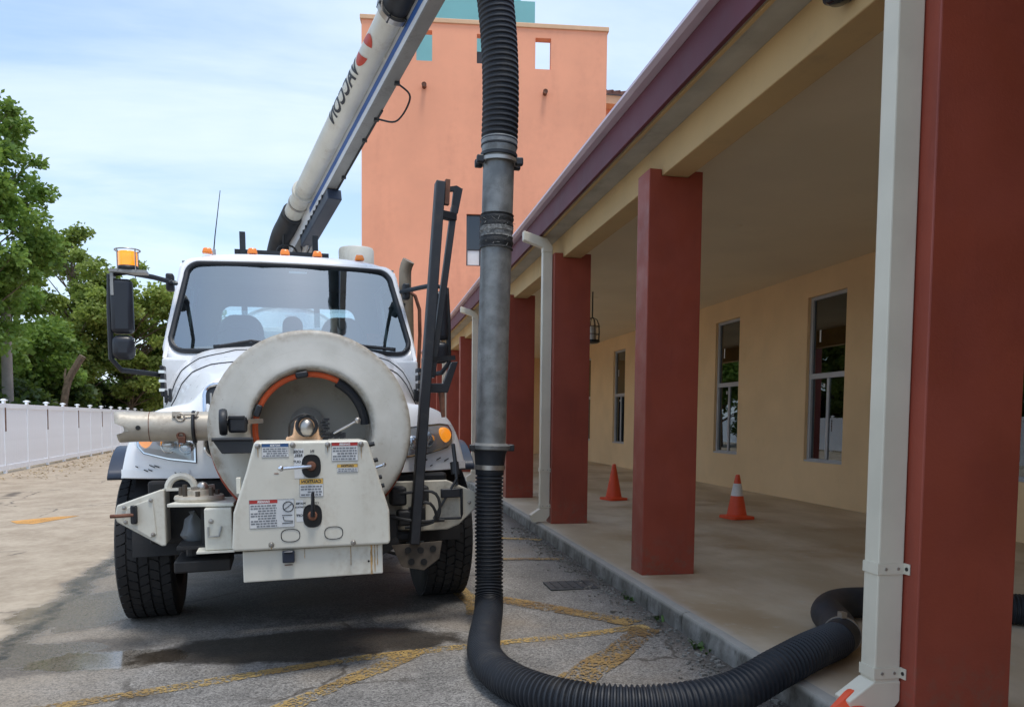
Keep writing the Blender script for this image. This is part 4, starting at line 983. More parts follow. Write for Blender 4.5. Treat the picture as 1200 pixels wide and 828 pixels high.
pb = MB().lathe([(0, -.085), (.05, -.08), (.062, -.04), (.055, 0), (.04, .05), (.018, .085), (.022, .10), (0, .10)], (-.675, -1.02, .745), (0, 0, 1), 24)
pb.v = [(x + .022 * mnoise.noise(Vector((x, y, z)) * 25), y + .012 * mnoise.noise(Vector((y, z, x)) * 30), z + .012 * mnoise.noise(Vector((z, x, y)) * 40)) for x, y, z in pb.v]
T(pb, 'plastic_wrap', 'bag')
T(MB().sphere((-.535 + .0, -.98, .78), .05, 10).cyl((-.6, -.98, .78), (-.48, -.98, .78), .03, n=10), 'valve', 'chassis_black')
# valve clutter and lower holed bracket on the right
T(MB().prism([(.50, .60), (.82, .61), (.80, .50), (.70, .43), (.56, .46)], f_y(-1.22), (0, .015, 0)), 'holed_bracket', 'rust_dark', smooth=False)
for x, z in ((.60, .565), (.68, .56), (.76, .565), (.62, .49), (.70, .485)): T(MB().cyl((x, -1.224, z), (x, -1.20, z), .022, n=12), 'bracket_hole', 'lamp_black')
for (x, y, z, a, b, c) in ((.56, -1.1, .90, .10, .12, .12), (.72, -1.08, .90, .08, .1, .12), (.62, -1.12, .76, .14, .1, .10), (.50, -1.12, .70, .10, .1, .16), (.70, -1.1, .78, .07, .08, .1), (.55, -1.08, .64, .2, .1, .06)):
    T(MB().box((x, y, z), (a, b, c)), 'valve_block', 'chassis_black', bevel=.015)
for pts in ([(.56, -1.15, .92), (.78, -1.2, .92), (.80, -1.2, .76), (.66, -1.18, .72)], [(.62, -1.16, .82), (.74, -1.22, .86), (.78, -1.2, .74), (.58, -1.18, .70)], [(.48, -1.16, .78), (.66, -1.22, .745), (.86, -1.16, .735)]):
    T(MB().tube(spline(pts, .03), .010, 7), 'hydraulic_line', 'cable')
T(MB().bar((.42, -1.15, .56), (.55, -1.15, .62), .06, .06), 'tie_bracket', 'chassis_black')
T(MB().tube([(.48, -.9, .52), (.74, -1.0, .44)], .012, 6), 'tie_rod', 'chassis_black')
# grab handle on the right wing
T(MB().tube([(.80, -1.06, .735), (.98, -1.08, .735), (.985, -1.08, .76), (.985, -1.08, .93)], .010, 7).tube([(.80, -1.06, .735), (.96, -1.07, 1.0)], .008, 6), 'handle_frame', 'black_steel')
T(MB().box((.92, -1.06, .90), (.14, .03, .06)), 'clamp_plate', 'black_steel', bevel=.006)
T(MB().tube([(.955, -.98, 1.22), (.96, -1.02, 1.10), (.96, -1.06, .95)], [.014, .014, .010], 8).cyl((.957, -1.0, 1.10), (.96, -1.02, 1.02), .03, n=10), 'strap_toggle', 'black_steel')
# ---- black tube rack standing up at the right
RK = T(MB().bar((.640, -1.22, .60), (.885, -1.02, 2.92), .062, .075, (0, 1, 0)), 'tube_rack', 'black_steel', bevel=.006)
T(MB().bar((.80, -1.06, 1.66), (.985, -.98, 2.78), .040, .05, (0, 1, 0)), 'rack_bar', 'black_steel', RK, bevel=.004)
T(MB().prism([(.955, 2.70), (1.03, 2.90), (1.0, 2.915), (.93, 2.90), (.905, 2.865), (.93, 2.85), (.945, 2.875), (.98, 2.88)], f_y(-1.0), (0, .03, 0)), 'rack_hook', 'black_steel', RK, smooth=False)
T(MB().bar((.985, -.985, 2.74), (1.02, -.985, 2.90), .04, .04, (0, 1, 0)), 'hook_stem', 'black_steel', RK)
T(MB().bar((.84, -1.03, 2.72), (.99, -.99, 2.71), .05, .05), 'crossbar', 'black_steel', RK, bevel=.004)
T(MB().bar((.925, -1.02, 2.78), (.935, -1.015, 2.94), .03, .04, (0, 1, 0)), 'rack_tip', 'rusty', RK)
T(MB().prism([(.735, 1.78), (.735, 1.56), (.90, 1.56), (.97, 1.76), (.93, 1.76), (.87, 1.62), (.79, 1.62), (.79, 1.78)], f_y(-1.10), (0, .05, 0)), 'rack_bracket', 'black_steel', RK, smooth=False, bevel=.004)
T(MB().bar((.74, -1.08, 1.77), (.96, -1.04, 1.79), .03, .03), 'rack_pin', 'black_steel', RK)
T(MB().tube([(.86, -1.08, 1.56), (.87, -1.08, 1.40)], [.022, .012], 8), 'rack_foot', 'rusty', RK)

# ---- hose reel
RC = Vector((.03, -1.25, 1.337))
def reel_l(prof, name, mat, parent=TR, n=64, ang=30): return T(MB().lathe([(r, h) for r, h in prof], RC, (0, 1, 0), n), name, mat, parent, ang=ang)
RL = reel_l([(.555, -.08), (.574, -.082), (.580, -.092), (.578, -.108), (.568, -.120), (.55, -.125), (.50, -.128), (.44, -.132), (.40, -.137), (.375, -.140), (.36, -.137), (.350, -.124), (.345, -.10), (.343, -.08), (.343, .24)], 'hose_reel', 'reel_paint', ang=50)
T(MB().lathe([(0, .232), (.10, .232), (.20, .236), (.343, .238)], RC, (0, 1, 0), 48), 'drum_back', 'reel_back_shaded', RL)
T(MB().torus(RC + Vector((0, -.1285, 0)), (0, 1, 0), .462, .0022, 72, 6), 'seam_ring', 'dirty_cream', RL)
reel_l([(.575, .15), (.58, .165), (.575, .18), (.40, .19), (.40, .14), (.575, .15)], 'rear_flange', 'reel_paint', RL)
hp = MB()
for k in range(7): hp.torus(RC + Vector((0, -.055 + k * .032, -.028)), (0, 1, 0), .562, .0165, 64, 8)
T(hp, 'hose_coil', 'red_hose', RL)
reel_l([(.52, -.08), (.52, .15)], 'drum', 'chassis_black', RL)
# orange hose led round inside the drum, with black clips and sleeve
def arc(R_, a0, a1, y0, y1, n=30): return [RC + Vector((R_ * math.cos(rad(a0 + (a1 - a0) * i / n)), y0 + (y1 - y0) * i / n, R_ * math.sin(rad(a0 + (a1 - a0) * i / n)))) for i in range(n + 1)]
oh = T(MB().tube(arc(.322, 205, 60, -.10, -.08), .017, 10), 'orange_hose', 'orange_hose', RL)
T(MB().tube(arc(.312, 62, 5, -.08, -.04), .028, 10), 'black_sleeve', 'rubber_hose', RL)
for a in (100, 160):
    c = RC + Vector((.322 * math.cos(rad(a)), -.11, .322 * math.sin(rad(a)))); T(MB().box(c, (.035, .07, .07), Matrix.Rotation(-rad(a), 3, 'Y')), 'hose_clip', 'black_plastic', RL, bevel=.008)
# hub
HB = T(MB().lathe([(.10, .23), (.105, .19), (.05, .16), (.045, -.25), (0, -.25)], RC + Vector((-.02, 0, .03)), (0, 1, 0), 24), 'hub', 'beam_grey', RL)
T(MB().prism([(-.13, 1.25), (.09, 1.25), (.08, 1.30), (.055, 1.30), (.045, 1.385), (.015, 1.41), (-.045, 1.41), (-.075, 1.385), (-.09, 1.305), (-.125, 1.30)], f_y(-1.60), (0, .07, 0)), 'bearing_block', 'coping_peach', HB, bevel=.01)
T(MB().sphere((-.015, -1.62, 1.35), .045, 16, (.9, .9, 1.15)), 'hub_dome', 'steel', HB)
T(MB().torus((-.015, -1.625, 1.36), (0, 1, 0), .052, .010, 24, 8), 'hub_ring', 'black_steel', HB)
T(MB().tube(spline([(-.11, -1.58, 1.30), (-.10, -1.62, 1.38), (-.03, -1.64, 1.425), (.04, -1.62, 1.40)], .02), .005, 6), 'grease_line', 'cable', HB)
ch = MB()
for k in range(14): ch.box((.085 + .012 * math.sin(k * 2.1), -1.60 + .012 * (k % 2), 1.285 + .0085 * k), (.030, .03, .012))
for k in range(8): ch.box((.11 + .014 * k * .8, -1.59, 1.30 + .006 * (k % 3)), (.018, .03, .028))
T(ch, 'drive_chain', 'black_steel', HB)
T(MB().tube([(.13, -1.60, 1.315), (.262, -1.60, 1.385)], .007, 8).sphere((.265, -1.60, 1.388), .018, 10), 'brake_lever', 'steel', HB)
# black footage counter and bracket at left
KN = T(MB().lathe([(0, -.02), (.068, -.02), (.074, -.01), (.074, .01), (.068, .02), (0, .02)], (-.455, -1.47, 1.385), (1, 0, 0), 24), 'hand_wheel', 'black_steel')
T(MB().box((-.38, -1.46, 1.37), (.10, .09, .09)).cyl((-.45, -1.47, 1.385), (-.40, -1.47, 1.385), .02, n=10), 'wheel_gearbox', 'black_steel', bevel=.015)
T(MB().box((-.385, -1.46, 1.41), (.085, .1, .02)), 'gearbox_lid', 'black_plastic', bevel=.005)
T(MB().bar((-.34, -1.46, 1.385), (-.26, -1.40, 1.39), .05, .025), 'wheel_bracket', 'steel')
T(MB().prism([(-.505, 1.285), (-.30, 1.285), (-.30, 1.215), (-.46, 1.215)], f_y(-1.60), (0, .16, 0)), 'tray', 'black_steel', smooth=False, bevel=.005)
T(MB().cyl((-.51, -1.60, 1.292), (-.30, -1.60, 1.292), .010, n=8), 'tray_rod', 'black_steel')

# ---- control cabinet
PY = -1.86
cab_poly = [(-.288, 1.281), (.289, 1.281), (.330, 1.14), (.399, .90), (.401, .735), (.395, .716), (-.405, .722), (-.41, .74), (-.398, .92), (-.33, 1.13)]
CB = T(MB().prism(cab_poly, f_y(PY), (0, .40, 0)), 'control_cabinet', 'cream_paint', smooth=False, bevel=.012, segs=3)
T(MB().bb(-.36, .362, -1.83, -1.40, .552, .714), 'lower_box', 'cream_paint', smooth=False, bevel=.006)
# rust runs on the lower box
for x, w_, z1_ in ((.300, .010, .553), (.318, .005, .565), (.332, .004, .60), (.19, .003, .61), (-.05, .0025, .66)):
    rw = [[(x - w_ * (.5 + .5 * mnoise.noise(Vector((x * 90, k * .7, 0)))), -1.8325, .712 + (z1_ - .712) * k / 8), (x + w_ * (.5 + .5 * mnoise.noise(Vector((x * 70, k * .9, 5)))), -1.8325, .712 + (z1_ - .712) * k / 8)] for k in range(9)]
    T(MB().grid(rw), 'rust_run', 'rust_stain', smooth=False)
T(MB().box((-.133, -1.845, .678), (.062, .03, .062)).box((-.133, -1.86, .705), (.05, .02, .012)), 'power_socket', 'navy_steel', bevel=.008)
T(MB().box((-.133, -1.832, .632), (.04, .006, .004)), 'socket_scratch', 'rusty')
T(MB().cyl((.285, -1.832, .625), (.285, -1.826, .625), .006, n=8), 'drain_hole', 'lamp_black')
def oval(cx, cz, hw, hh, n=28):
    return [(cx + hw * math.copysign(abs(math.cos(t)) ** .75, math.cos(t)), cz + hh * math.copysign(abs(math.sin(t)) ** .75, math.sin(t))) for t in [2 * math.pi * k / n for k in range(n)]]
def flat(poly, y, name, mat, parent=CB): return T(MB().add([(x, y, z) for x, z in poly], [tuple(range(len(poly)))]), name, mat, parent, smooth=False)
for cz in (1.152, .890):
    S_ = flat(oval(-.006, cz, .045, .058), PY - .002, 'lever_slot', 'lamp_black')
    T(MB().tube([(x, PY - .003, z) for x, z in oval(-.006, cz, .046, .059)], .003, 6, closed=True), 'slot_rim', 'black_plastic', S_)
    T(MB().lathe([(0, -.03), (.02, -.028), (.026, -.004), (.026, 0)], (-.006, PY - .002, cz), (0, 1, 0), 16), 'pivot', 'rusty', S_)
T(MB().tube([(-.01, PY - .035, 1.152), (-.09, PY - .06, 1.150), (-.155, PY - .07, 1.147)], .010, 8).sphere((-.16, PY - .07, 1.147), .016, 10), 'lever', 'chrome', CB)
T(MB().tube([(-.006, PY - .03, .890), (-.005, PY - .05, .96), (-.004, PY - .055, 1.02)], [.012, .010, .008], 8), 'lever', 'black_plastic', CB)
for cx, cz in ((-.120, .792), (.101, .794)):
    T(MB().tube([(x, PY - .001, z) for x, z in oval(cx, cz, .047, .033)], .0022, 5, closed=True), 'knockout', 'black_plastic', CB)
for x, z in ((-.270, 1.262), (-.097, 1.264), (.080, 1.262), (.254, 1.262), (-.217, .748), (.202, .735)):
    T(MB().lathe([(0, -.014), (.008, -.013), (.013, -.006), (.015, 0)], (x, PY, z), (0, 1, 0), 12), 'bolt', 'steel', CB)
for x, z, L_ in ((-.270, 1.25, .05), (.254, 1.25, .07), (-.217, .735, .012), (.202, .722, .004), (.080, 1.25, .03)):
    T(MB().add([(x - .003, PY - .0008, z), (x + .003, PY - .0008, z), (x + .001, PY - .0008, z - L_), (x - .0015, PY - .0008, z - L_ * .8)], [(0, 1, 2, 3)]), 'rust_run', 'rust_stain', CB, smooth=False)
def mtext(txt, x, z, size, y, parent, mat='ink_dark', bold=.0, name='lettering'):
    me = text_mesh(txt, size, bold)
    for v in me.vertices: v.co = (x - v.co.x, y, z + v.co.y)      # the photograph shows the writing mirrored
    me.materials.clear(); me.materials.append(MATS[mat]); return link(name, me, parent)
def sticker(x0, x1, z0, z1, head, hmat, word, lines, frac=.24, tmat='decal_white', split=None):
    L_ = flat([(x0, z0), (x1, z0), (x1, z1), (x0, z1)], PY - .0015, 'warning_label', 'decal_white')
    hz_ = z1 - (z1 - z0) * frac; hx1 = x1 if split is None else split
    T(MB().add([(x0 + .001, PY - .0025, hz_), (hx1 - .001, PY - .0025, hz_), (hx1 - .001, PY - .0025, z1 - .001), (x0 + .001, PY - .0025, z1 - .001)], [(0, 1, 2, 3)]), 'header', hmat, L_, smooth=False)
    mtext(word, (x0 + hx1) / 2, (hz_ + z1) / 2 - .001, (z1 - hz_) * .80, PY - .0032, L_, tmat, .0008)
    rnd = random.Random(int(abs(x0) * 1e4)); mb = MB(); n = lines; zz = hz_
    for k in range(n):
        zl = hz_ - (hz_ - z0) * (k + .9) / (n + .6); a = x0 + .006 + rnd.uniform(0, .35) * (hx1 - x0) * (k % 3 == 2); b = hx1 - .006; h = (hz_ - z0) / (n + .6) * .26
        q = a
        while q < b - .004:
            wd = min(rnd.uniform(.008, .022), b - q); mb.add([(q, PY - .0028, zl - h), (q + wd, PY - .0028, zl - h), (q + wd, PY - .0028, zl + h), (q, PY - .0028, zl + h)], [(0, 1, 2, 3)]); q += wd + .0035
    T(mb, 'text_lines', 'decal_ink', L_, smooth=False)
    mbo = MB().tube([(x0, PY - .002, z0), (x1, PY - .002, z0), (x1, PY - .002, z1), (x0, PY - .002, z1)], .0012, 4, closed=True); T(mbo, 'border', 'decal_ink', L_)
    return L_
sticker(-.251, -.118, 1.203, 1.273, 'b', 'decal_blue', 'NOTICE', 4)
sticker(.100, .236, 1.176, 1.273, 'r', 'decal_red', 'DANGER', 5, .18)
sticker(.126, .234, 1.115, 1.158, 'y', 'decal_yellow', 'CAUTION', 2, .42, 'ink_dark')
sticker(-.068, .052, .992, 1.086, 'c', 'decal_yellow', 'CAUTION', 4, .30, 'ink_dark')
BL = sticker(-.320, -.098, .838, .984, 'd', 'decal_red', 'DANGER', 9, .13, 'decal_white', -.180)
T(MB().torus((-.128, PY - .003, .944), (0, 1, 0), .026, .0025, 24, 6).bar((-.148, PY - .003, .93), (-.108, PY - .003, .96), .003, .003), 'pictogram', 'ink_dark', BL)
T(MB().tube([(-.16, PY - .003, .90), (-.11, PY - .003, .90)], .002, 5).tube([(-.155, PY - .003, .892), (-.15, PY - .003, .872), (-.105, PY - .003, .868)], .002, 5).tube([(-.16, PY - .003, .858), (-.105, PY - .003, .860)], .002, 5), 'pictogram', 'ink_dark', BL)
PLT = flat([(-.092, 1.09), (-.042, 1.09), (-.042, 1.245), (-.092, 1.245)], PY - .0012, 'lever_legend', 'decal_white')
mtext('HOSE', -.070, 1.228, .020, PY - .0026, PLT, bold=.0006); mtext('REEL', -.070, 1.208, .020, PY - .0026, PLT, bold=.0006)
mtext('IN', .001, 1.229, .020, PY - .0026, PLT, bold=.0006); mtext('OUT', -.078, 1.176, .018, PY - .0026, PLT, bold=.0006)
PLT = flat([(-.088, .862), (-.052, .862), (-.052, .975), (-.088, .975)], PY - .0012, 'lever_legend', 'decal_white')
mtext('WATER', -.064, .957, .015, PY - .0026, PLT, bold=.0006); mtext('CONTROL', -.066, .938, .012, PY - .0026, PLT, bold=.0004); mtext('ON', .014, .957, .018, PY - .0026, PLT); mtext('OFF', -.072, .894, .018, PY - .0026, PLT, bold=.0006)
T(MB().box((-.182, PY, 1.118), (.022, .004, .004)), 'chip', 'rusty', CB)
for (x, y, z) in ((.302, -1.80, 1.255), (.325, -1.75, 1.165), (.345, -1.75, 1.07), (.362, -1.72, 1.02)): T(MB().cyl((x, y, z), (x + .03, y, z + .006), .012, n=8), 'side_bolt', 'black_steel', CB)
T(MB().tube([(.335, -1.74, 1.125), (.385, -1.74, 1.14)], .008, 8).sphere((.39, -1.74, 1.142), .013, 8), 'side_valve', 'chrome', CB)
T(MB().box((-.375, -1.70, 1.05), (.02, .1, .08)), 'side_hinge', 'cream_paint', CB)

# ---- boom above the cab
A0, B0 = Vector((-.02, 4.17, 3.70)), Vector((.86, .17, 4.71))
dB = (B0 - A0).normalized(); TIP = B0 + dB * 1.15
BP = T(MB().tube([A0 + dB * .55, TIP], .107, 32, cap=False), 'boom_pipe', 'beam_grey')
BP.data.materials.clear(); BP.data.materials.append(MATS['cream_paint'])
T(MB().tube([A0 + dB * 1.05, A0 + dB * 1.10], .132, 32), 'pipe_flange', 'cream_paint', BP)
T(MB().tube([A0 + dB * .80, A0 + dB * .83], .116, 32), 'pipe_flange', 'steel', BP)
T(MB().tube(spline([A0 + dB * .58, A0 + dB * .25, A0 - dB * .10, A0 - dB * .35 + Vector((-.02, .03, -.20)), A0 - dB * .4 + Vector((-.02, .05, -.6))], .06), .130, 24), 'boom_elbow_hose', 'rubber_hose', BP)
T(MB().tube([A0 + dB * .50, A0 + dB * .55], .130, 24), 'elbow_clamp', 'black_steel', BP)
# box beam: side face carries the blue stripe, under face is dark
side = Vector((0, 0, 1)).cross(dB).normalized(); upb = dB.cross(side).normalized()
camL = TM.inverted() @ Vector((0, 0, 1.35))
bo = side * .150 - upb * .150
BA, BB_ = A0 - dB * .10 + bo, TIP - dB * .25 + bo
bw, bh = .125, .18
BMB = T(MB().bar(BA, BB_, bw, bh, upb), 'boom_beam', 'beam_grey', smooth=False, bevel=.01)
def on_side(s0, s1, v0, v1, off):
    c = BA - side * (bw / 2 + off); L_ = (BB_ - BA)
    return [c + L_ * s0 + upb * v0, c + L_ * s1 + upb * v0, c + L_ * s1 + upb * v1, c + L_ * s0 + upb * v1]
T(MB().add(on_side(0.0, 1, -.088, .088, .002), [(0, 1, 2, 3)]), 'side_panel', 'stripe_white', BMB, smooth=False)
T(MB().add(on_side(.20, .97, -.030, .034, .004), [(0, 1, 2, 3)]), 'blue_stripe', 'stripe_blue', BMB, smooth=False)
T(MB().bar(BA + dB * .55 - upb * .158 + side * .012, BA + dB * 1.75 - upb * .158 + side * .012, .155, .115, upb), 'lift_cylinder_cover', 'navy_steel', BMB, smooth=False, bevel=.01)
for k in range(9): T(MB().cyl(BA + dB * (.60 + k * .12) - upb * .10 - side * (bw / 2 + .012), BA + dB * (.60 + k * .12) - upb * .10 - side * (bw / 2 - .01), .02, n=10), 'cover_hole', 'lamp_black', BMB)
for dx in (0, .07): T(MB().tube([BA + dB * .6 - upb * .19 + side * dx, BA - dB * .35 - upb * .42 + side * dx * .5], .03, 10), 'lift_rod', 'steel', BMB)
T(MB().box(BA - dB * .25 - upb * .3, (.28, .35, .5)), 'boom_knuckle', 'beam_grey', BMB, bevel=.03)
T(MB().tube(spline([A0 + Vector((.0, -.2, -.35)), A0 + Vector((.02, -.25, -.02)), A0 + Vector((.17, -.25, -.05)), A0 + Vector((.24, -.2, -.35))], .04), .012, 6), 'hydraulic_line', 'cable', BMB)
T(MB().tube(spline([A0 + Vector((-.12, -.25, -.4)), A0 + Vector((-.05, -.3, -.22)), A0 + Vector((.12, -.3, -.22)), A0 + Vector((.2, -.2, -.4))], .04), .012, 6), 'hydraulic_line', 'cable', BMB)
T(MB().tube([BA + dB * 1.6 - upb * .10 + side * .05, BA + dB * 3.2 - upb * .10 + side * .05], .010, 6), 'hydraulic_line', 'cable', BMB)
q = BA + dB * 3.05 - upb * .09 + side * .045
T(MB().tube(spline([q, q + side * .16 - upb * .05 + dB * .1, q + side * .17 - upb * .02 + dB * .42, q + dB * .55], .03), .009, 6), 'hydraulic_line', 'cable', BMB)
for t_ in (2.0, 2.7, 3.05, 3.6): T(MB().box(BA + dB * t_ - upb * .09 + side * .045, (.045, .04, .04)), 'line_clip', 'black_steel', BMB)
for t_ in (1.08, 3.55):
    c = A0 + dB * t_ + side * .09 - upb * .03; T(MB().box(c, (.05, .09, .10)), 'pipe_saddle', 'cream_paint', BMB, bevel=.01)
T(MB().tube([TIP - dB * 1.35, TIP - dB * 1.30], .140, 28), 'pipe_flange', 'steel', BP)
T(MB().tube([TIP - dB * 1.29, TIP - dB * .55], .113, 28), 'joint_sleeve', 'rubber_hose', BP)
T(MB().tube([TIP - dB * .56, TIP - dB * .50], .142, 28), 'pipe_flange', 'steel', BP)
for t_ in (1.32, .53):
    for a_ in range(6): T(MB().cyl(TIP - dB * t_ + (side * math.cos(a_ * 1.05) + upb * math.sin(a_ * 1.05)) * .132 - dB * .04, TIP - dB * t_ + (side * math.cos(a_ * 1.05) + upb * math.sin(a_ * 1.05)) * .132 + dB * .04, .010, n=6), 'flange_bolt', 'black_steel', BP)
T(MB().tube(spline([TIP - dB * 1.5 - side * .02 + upb * .1, TIP - dB * 1.42 + side * .10 + upb * .05, TIP - dB * 1.2 + side * .10 - upb * .02, TIP - dB * 1.0 + side * .13 - upb * .1], .04), .010, 6), 'hydraulic_line', 'cable', BP)
T(MB().tube([BB_ - dB * .06, BB_ + dB * .02], .115, 20), 'boom_end_ring', 'steel', BMB)
# lettering wrapped round the pipe, mirrored as in the photograph
mid = A0 + dB * 2.75
toc = camL - mid; toc = (toc - dB * toc.dot(dB)).normalized(); upc = dB.cross(toc).normalized()
if upc.z < 0: upc = -upc
def wrap(me, s0, a0, r, name, mat):
    bm = bmesh.new(); bm.from_mesh(me)
    zs_ = [v.co.y for v in bm.verts]; lo, hi = min(zs_), max(zs_)
    for k in range(1, 10): bmesh.ops.bisect_plane(bm, geom=bm.verts[:] + bm.edges[:] + bm.faces[:], plane_co=(0, lo + (hi - lo) * k / 10, 0), plane_no=(0, 1, 0))
    for v in bm.verts:
        s_ = s0 - v.co.x; a = a0 + v.co.y / r; p = A0 + dB * s_ + (toc * math.cos(a) + upc * math.sin(a)) * r; v.co = p
    m2 = bpy.data.meshes.new(name); bm.to_mesh(m2); bm.free(); m2.materials.append(MATS[mat]); return link(name, m2, BP)
wrap(text_mesh('VACCON', .195, .005), 2.93, .82, .110, 'lettering', 'ink_dark')
lg = bpy.data.meshes.new('lg'); ov = [(.16 * math.cos(t) , .066 * math.sin(t)) for t in [2 * math.pi * k / 28 for k in range(28)]]
def half(sgn):
    pts2 = [(x + sgn * .02, y) for x, y in ov if sgn * (x - .4 * y) > .012]
    m_ = bpy.data.meshes.new('lg'); m_.from_pydata([(x, y, 0) for x, y in pts2], [], [tuple(range(len(pts2)))]); return m_
ov = ov[14:] + ov[:14]
wrap(half(1), 3.54, .74, .110, 'logo', 'logo_red')
ov = ov[14:] + ov[:14]
wrap(half(-1), 3.56, .74, .110, 'logo', 'logo_red')

# ---- loose nozzle tube stowed across the bumper, behind the reel
NZ = empty('nozzle_tube'); tag(NZ, 'stained aluminium nozzle tube lying across the truck nose left of the reel', 'pipe')
NZ.matrix_world = TM @ Matrix.Translation((-.35, -.97, 1.36))
nb = MB(); prof = []
n_ = 28; L0 = -.735
ringsx = [-.735, -.70, -.62, -.50, -.3, -.15, -.02]; vs = []; fs = []
for i, xx in enumerate(ringsx):
    for k in range(n_):
        a = 2 * math.pi * k / n_; y, z = -math.cos(a), math.sin(a); r_ = .089
        notch = 0
        if i < 2: notch = max(0, 1 - abs(z + .12) * 3.6) * (.11 if y < 0 else .03) * (1 if i == 0 else .45)
        sq = 1 + (.10 * z * z if i < 2 else 0)
        vs.append((xx + notch + .012 * (1 - z) * (i == 0), y * r_ * (1 if i > 1 else .94), z * r_ * sq + (.006 * math.sin(a * 3) if i < 2 else 0)))
for i in range(len(ringsx) - 1):
    for k in range(n_): fs.append((i * n_ + k, i * n_ + (k + 1) % n_, (i + 1) * n_ + (k + 1) % n_, (i + 1) * n_ + k))
no = nb.add(vs, fs).build('tube', 'alu_dirty', NZ, ang=50); no.modifiers.new('s', 'SOLIDIFY').thickness = .006
nl = MB().box((-.39, -.075, .075), (.05, .03, .03)).torus((-.37, -.085, .055), (0, 1, 0), .022, .007, 14, 6).bar((-.35, -.08, .07), (-.28, -.075, .072), .01, .012).bar((-.285, -.08, .055), (-.27, -.075, .09), .01, .012)
nl.build('latch', 'alu_dirty', NZ, bevel=.004)
MB().torus((-.37, -.075, -.055), (0, 1, 0), .02, .008, 14, 6).box((-.365, -.07, -.08), (.04, .04, .04)).build('lower_latch', 'rusty', NZ, bevel=.004)
MB().cyl((-.60, -.0935, -.005), (-.60, -.06, -.005), .014, n=10).build('vent_hole', 'lamp_black', NZ)
MB().torus((-.545, 0, 0), (1, 0, 0), .0895, .0022, 28, 6).build('seam', 'rusty', NZ)
for x in (-.30,): MB().tube([(x, .10 * math.cos(rad(a)), .10 * math.sin(rad(a))) for a in range(120, 431, 20)], .011, 7).build('cradle', 'black_steel', NZ)

# ------------------------------------------------------------------ suction hose hanging from the boom
SH = empty('suction_hose', (.81, 5.05, 0)); tag(SH, 'black ribbed suction hose with steel tube hanging from the boom onto the ground', 'hose')
def Sx(mb, name, mat, parent=SH, **kw):
    mb.v = [(p[0] - .81, p[1] - 5.05, p[2]) for p in mb.v]; return mb.build(name, mat, parent, **kw)
tipw = TM @ TIP; dw = (TM.to_3x3() @ dB)
tt, tb_ = Vector((.846, 5.05, 3.03)), Vector((.806, 5.05, 1.19)); td = (tt - tb_).normalized()
up_pts = [tt + td * .08, tt + td * .40, Vector((.848, 5.055, 3.70)), Vector((.828, 5.07, 3.98)), Vector((.785, 5.09, 4.28)), Vector((.70, 5.14, 4.62)), tipw + dw * .12 + Vector((0, 0, -.02)), tipw - dw * .05]
Sx(corrugated(up_pts, .120, .011, .034, 32), 'upper_hose', 'rubber_hose', ang=32)
tube = Sx(MB().tube([tb_, tt], .102, 36), 'steel_tube', 'galv_steel')
Sx(MB().tube([tt - td * .01, tt + td * .012], .128, 36), 'flange', 'steel', tube)
for a in (20, 160, 200, 340):
    c = tt + Vector((.135 * math.cos(rad(a)), .135 * math.sin(rad(a)), 0)); Sx(MB().box(c, (.05, .04, .05)), 'flange_clamp', 'black_steel', tube, bevel=.008)
Sx(MB().tube([tt + td * .012, tt + td * .06, tt + td * .14, tt + td * .145], [.105, .112, .120, .118], 32), 'hose_cuff', 'galv_steel', tube)
Sx(MB().tube([tt + td * .03, tt + td * .05], .121, 32), 'cuff_band', 'black_steel', tube)
def wobbly(t0, t1, r, n=7):
    m_ = MB().tube([tt - td * (t0 + (t1 - t0) * k / n) for k in range(n + 1)], [r + random.uniform(-.003, .004) for k in range(n + 1)], 36)
    m_.v = [tuple(Vector(v) + Vector(v).cross(Vector((1, 2, 3))).normalized() * .004 * mnoise.noise(Vector(v) * 40)) for v in m_.v]; return m_
Sx(wobbly(.34, .42, .108), 'tape_wrap', 'dark_tape', tube); Sx(wobbly(.415, .485, .106), 'frayed_tape', 'frayed_tape', tube); Sx(wobbly(.48, .56, .108), 'tape_wrap', 'dark_tape', tube)
for k in range(26):
    a = random.uniform(-2.6, .4); z = tt - td * random.uniform(.36, .54); p = z + Vector((.108 * math.cos(a), .108 * math.sin(a), 0))
    Sx(MB().tube([p, p + Vector((random.uniform(-.03, .03), -.012, random.uniform(-.03, .02)))], .0016, 4), 'tape_strand', 'frayed_tape', tube)
Sx(MB().tube([tb_ + td * .01, tb_ - td * .006, tb_ - td * .03, tb_ - td * .036], [.108, .134, .132, .118], 36), 'flange', 'galv_steel', tube)
for q in ((.135, -.02, -.02), (-.125, -.05, -.02)): Sx(MB().box(tb_ + Vector(q), (.045, .04, .045)), 'flange_clamp', 'black_steel', tube, bevel=.008)
Sx(MB().tube([tb_ - td * .037, tb_ - td * .06, tb_ - td * .13, tb_ - td * .19], [.116, .105, .098, .094], 32), 'hose_adapter', 'rubber_hose', tube)
Sx(MB().tube([tb_ - td * .135, tb_ - td * .165], .1035, 32), 'adapter_band', 'steel', tube)
low = [tb_ - td * .18, Vector((.800, 5.048, .75)), Vector((.803, 5.045, .45)), Vector((.802, 5.03, .26)), Vector((.785, 4.93, .12)), Vector((.735, 4.70, .072)), Vector((.675, 4.40, .066)), Vector((.635, 4.10, .066)), Vector((.655, 3.80, .068)), Vector((.76, 3.52, .070)), Vector((.96, 3.31, .074)), Vector((1.28, 3.20, .08)), Vector((1.62, 3.19, .12)), Vector((1.90, 3.26, .20)), Vector((2.14, 3.38, .235)), Vector((2.40, 3.56, .228))]
Sx(corrugated(low, .0955, .013, .026, 28), 'lower_hose', 'rubber_hose', ang=32)
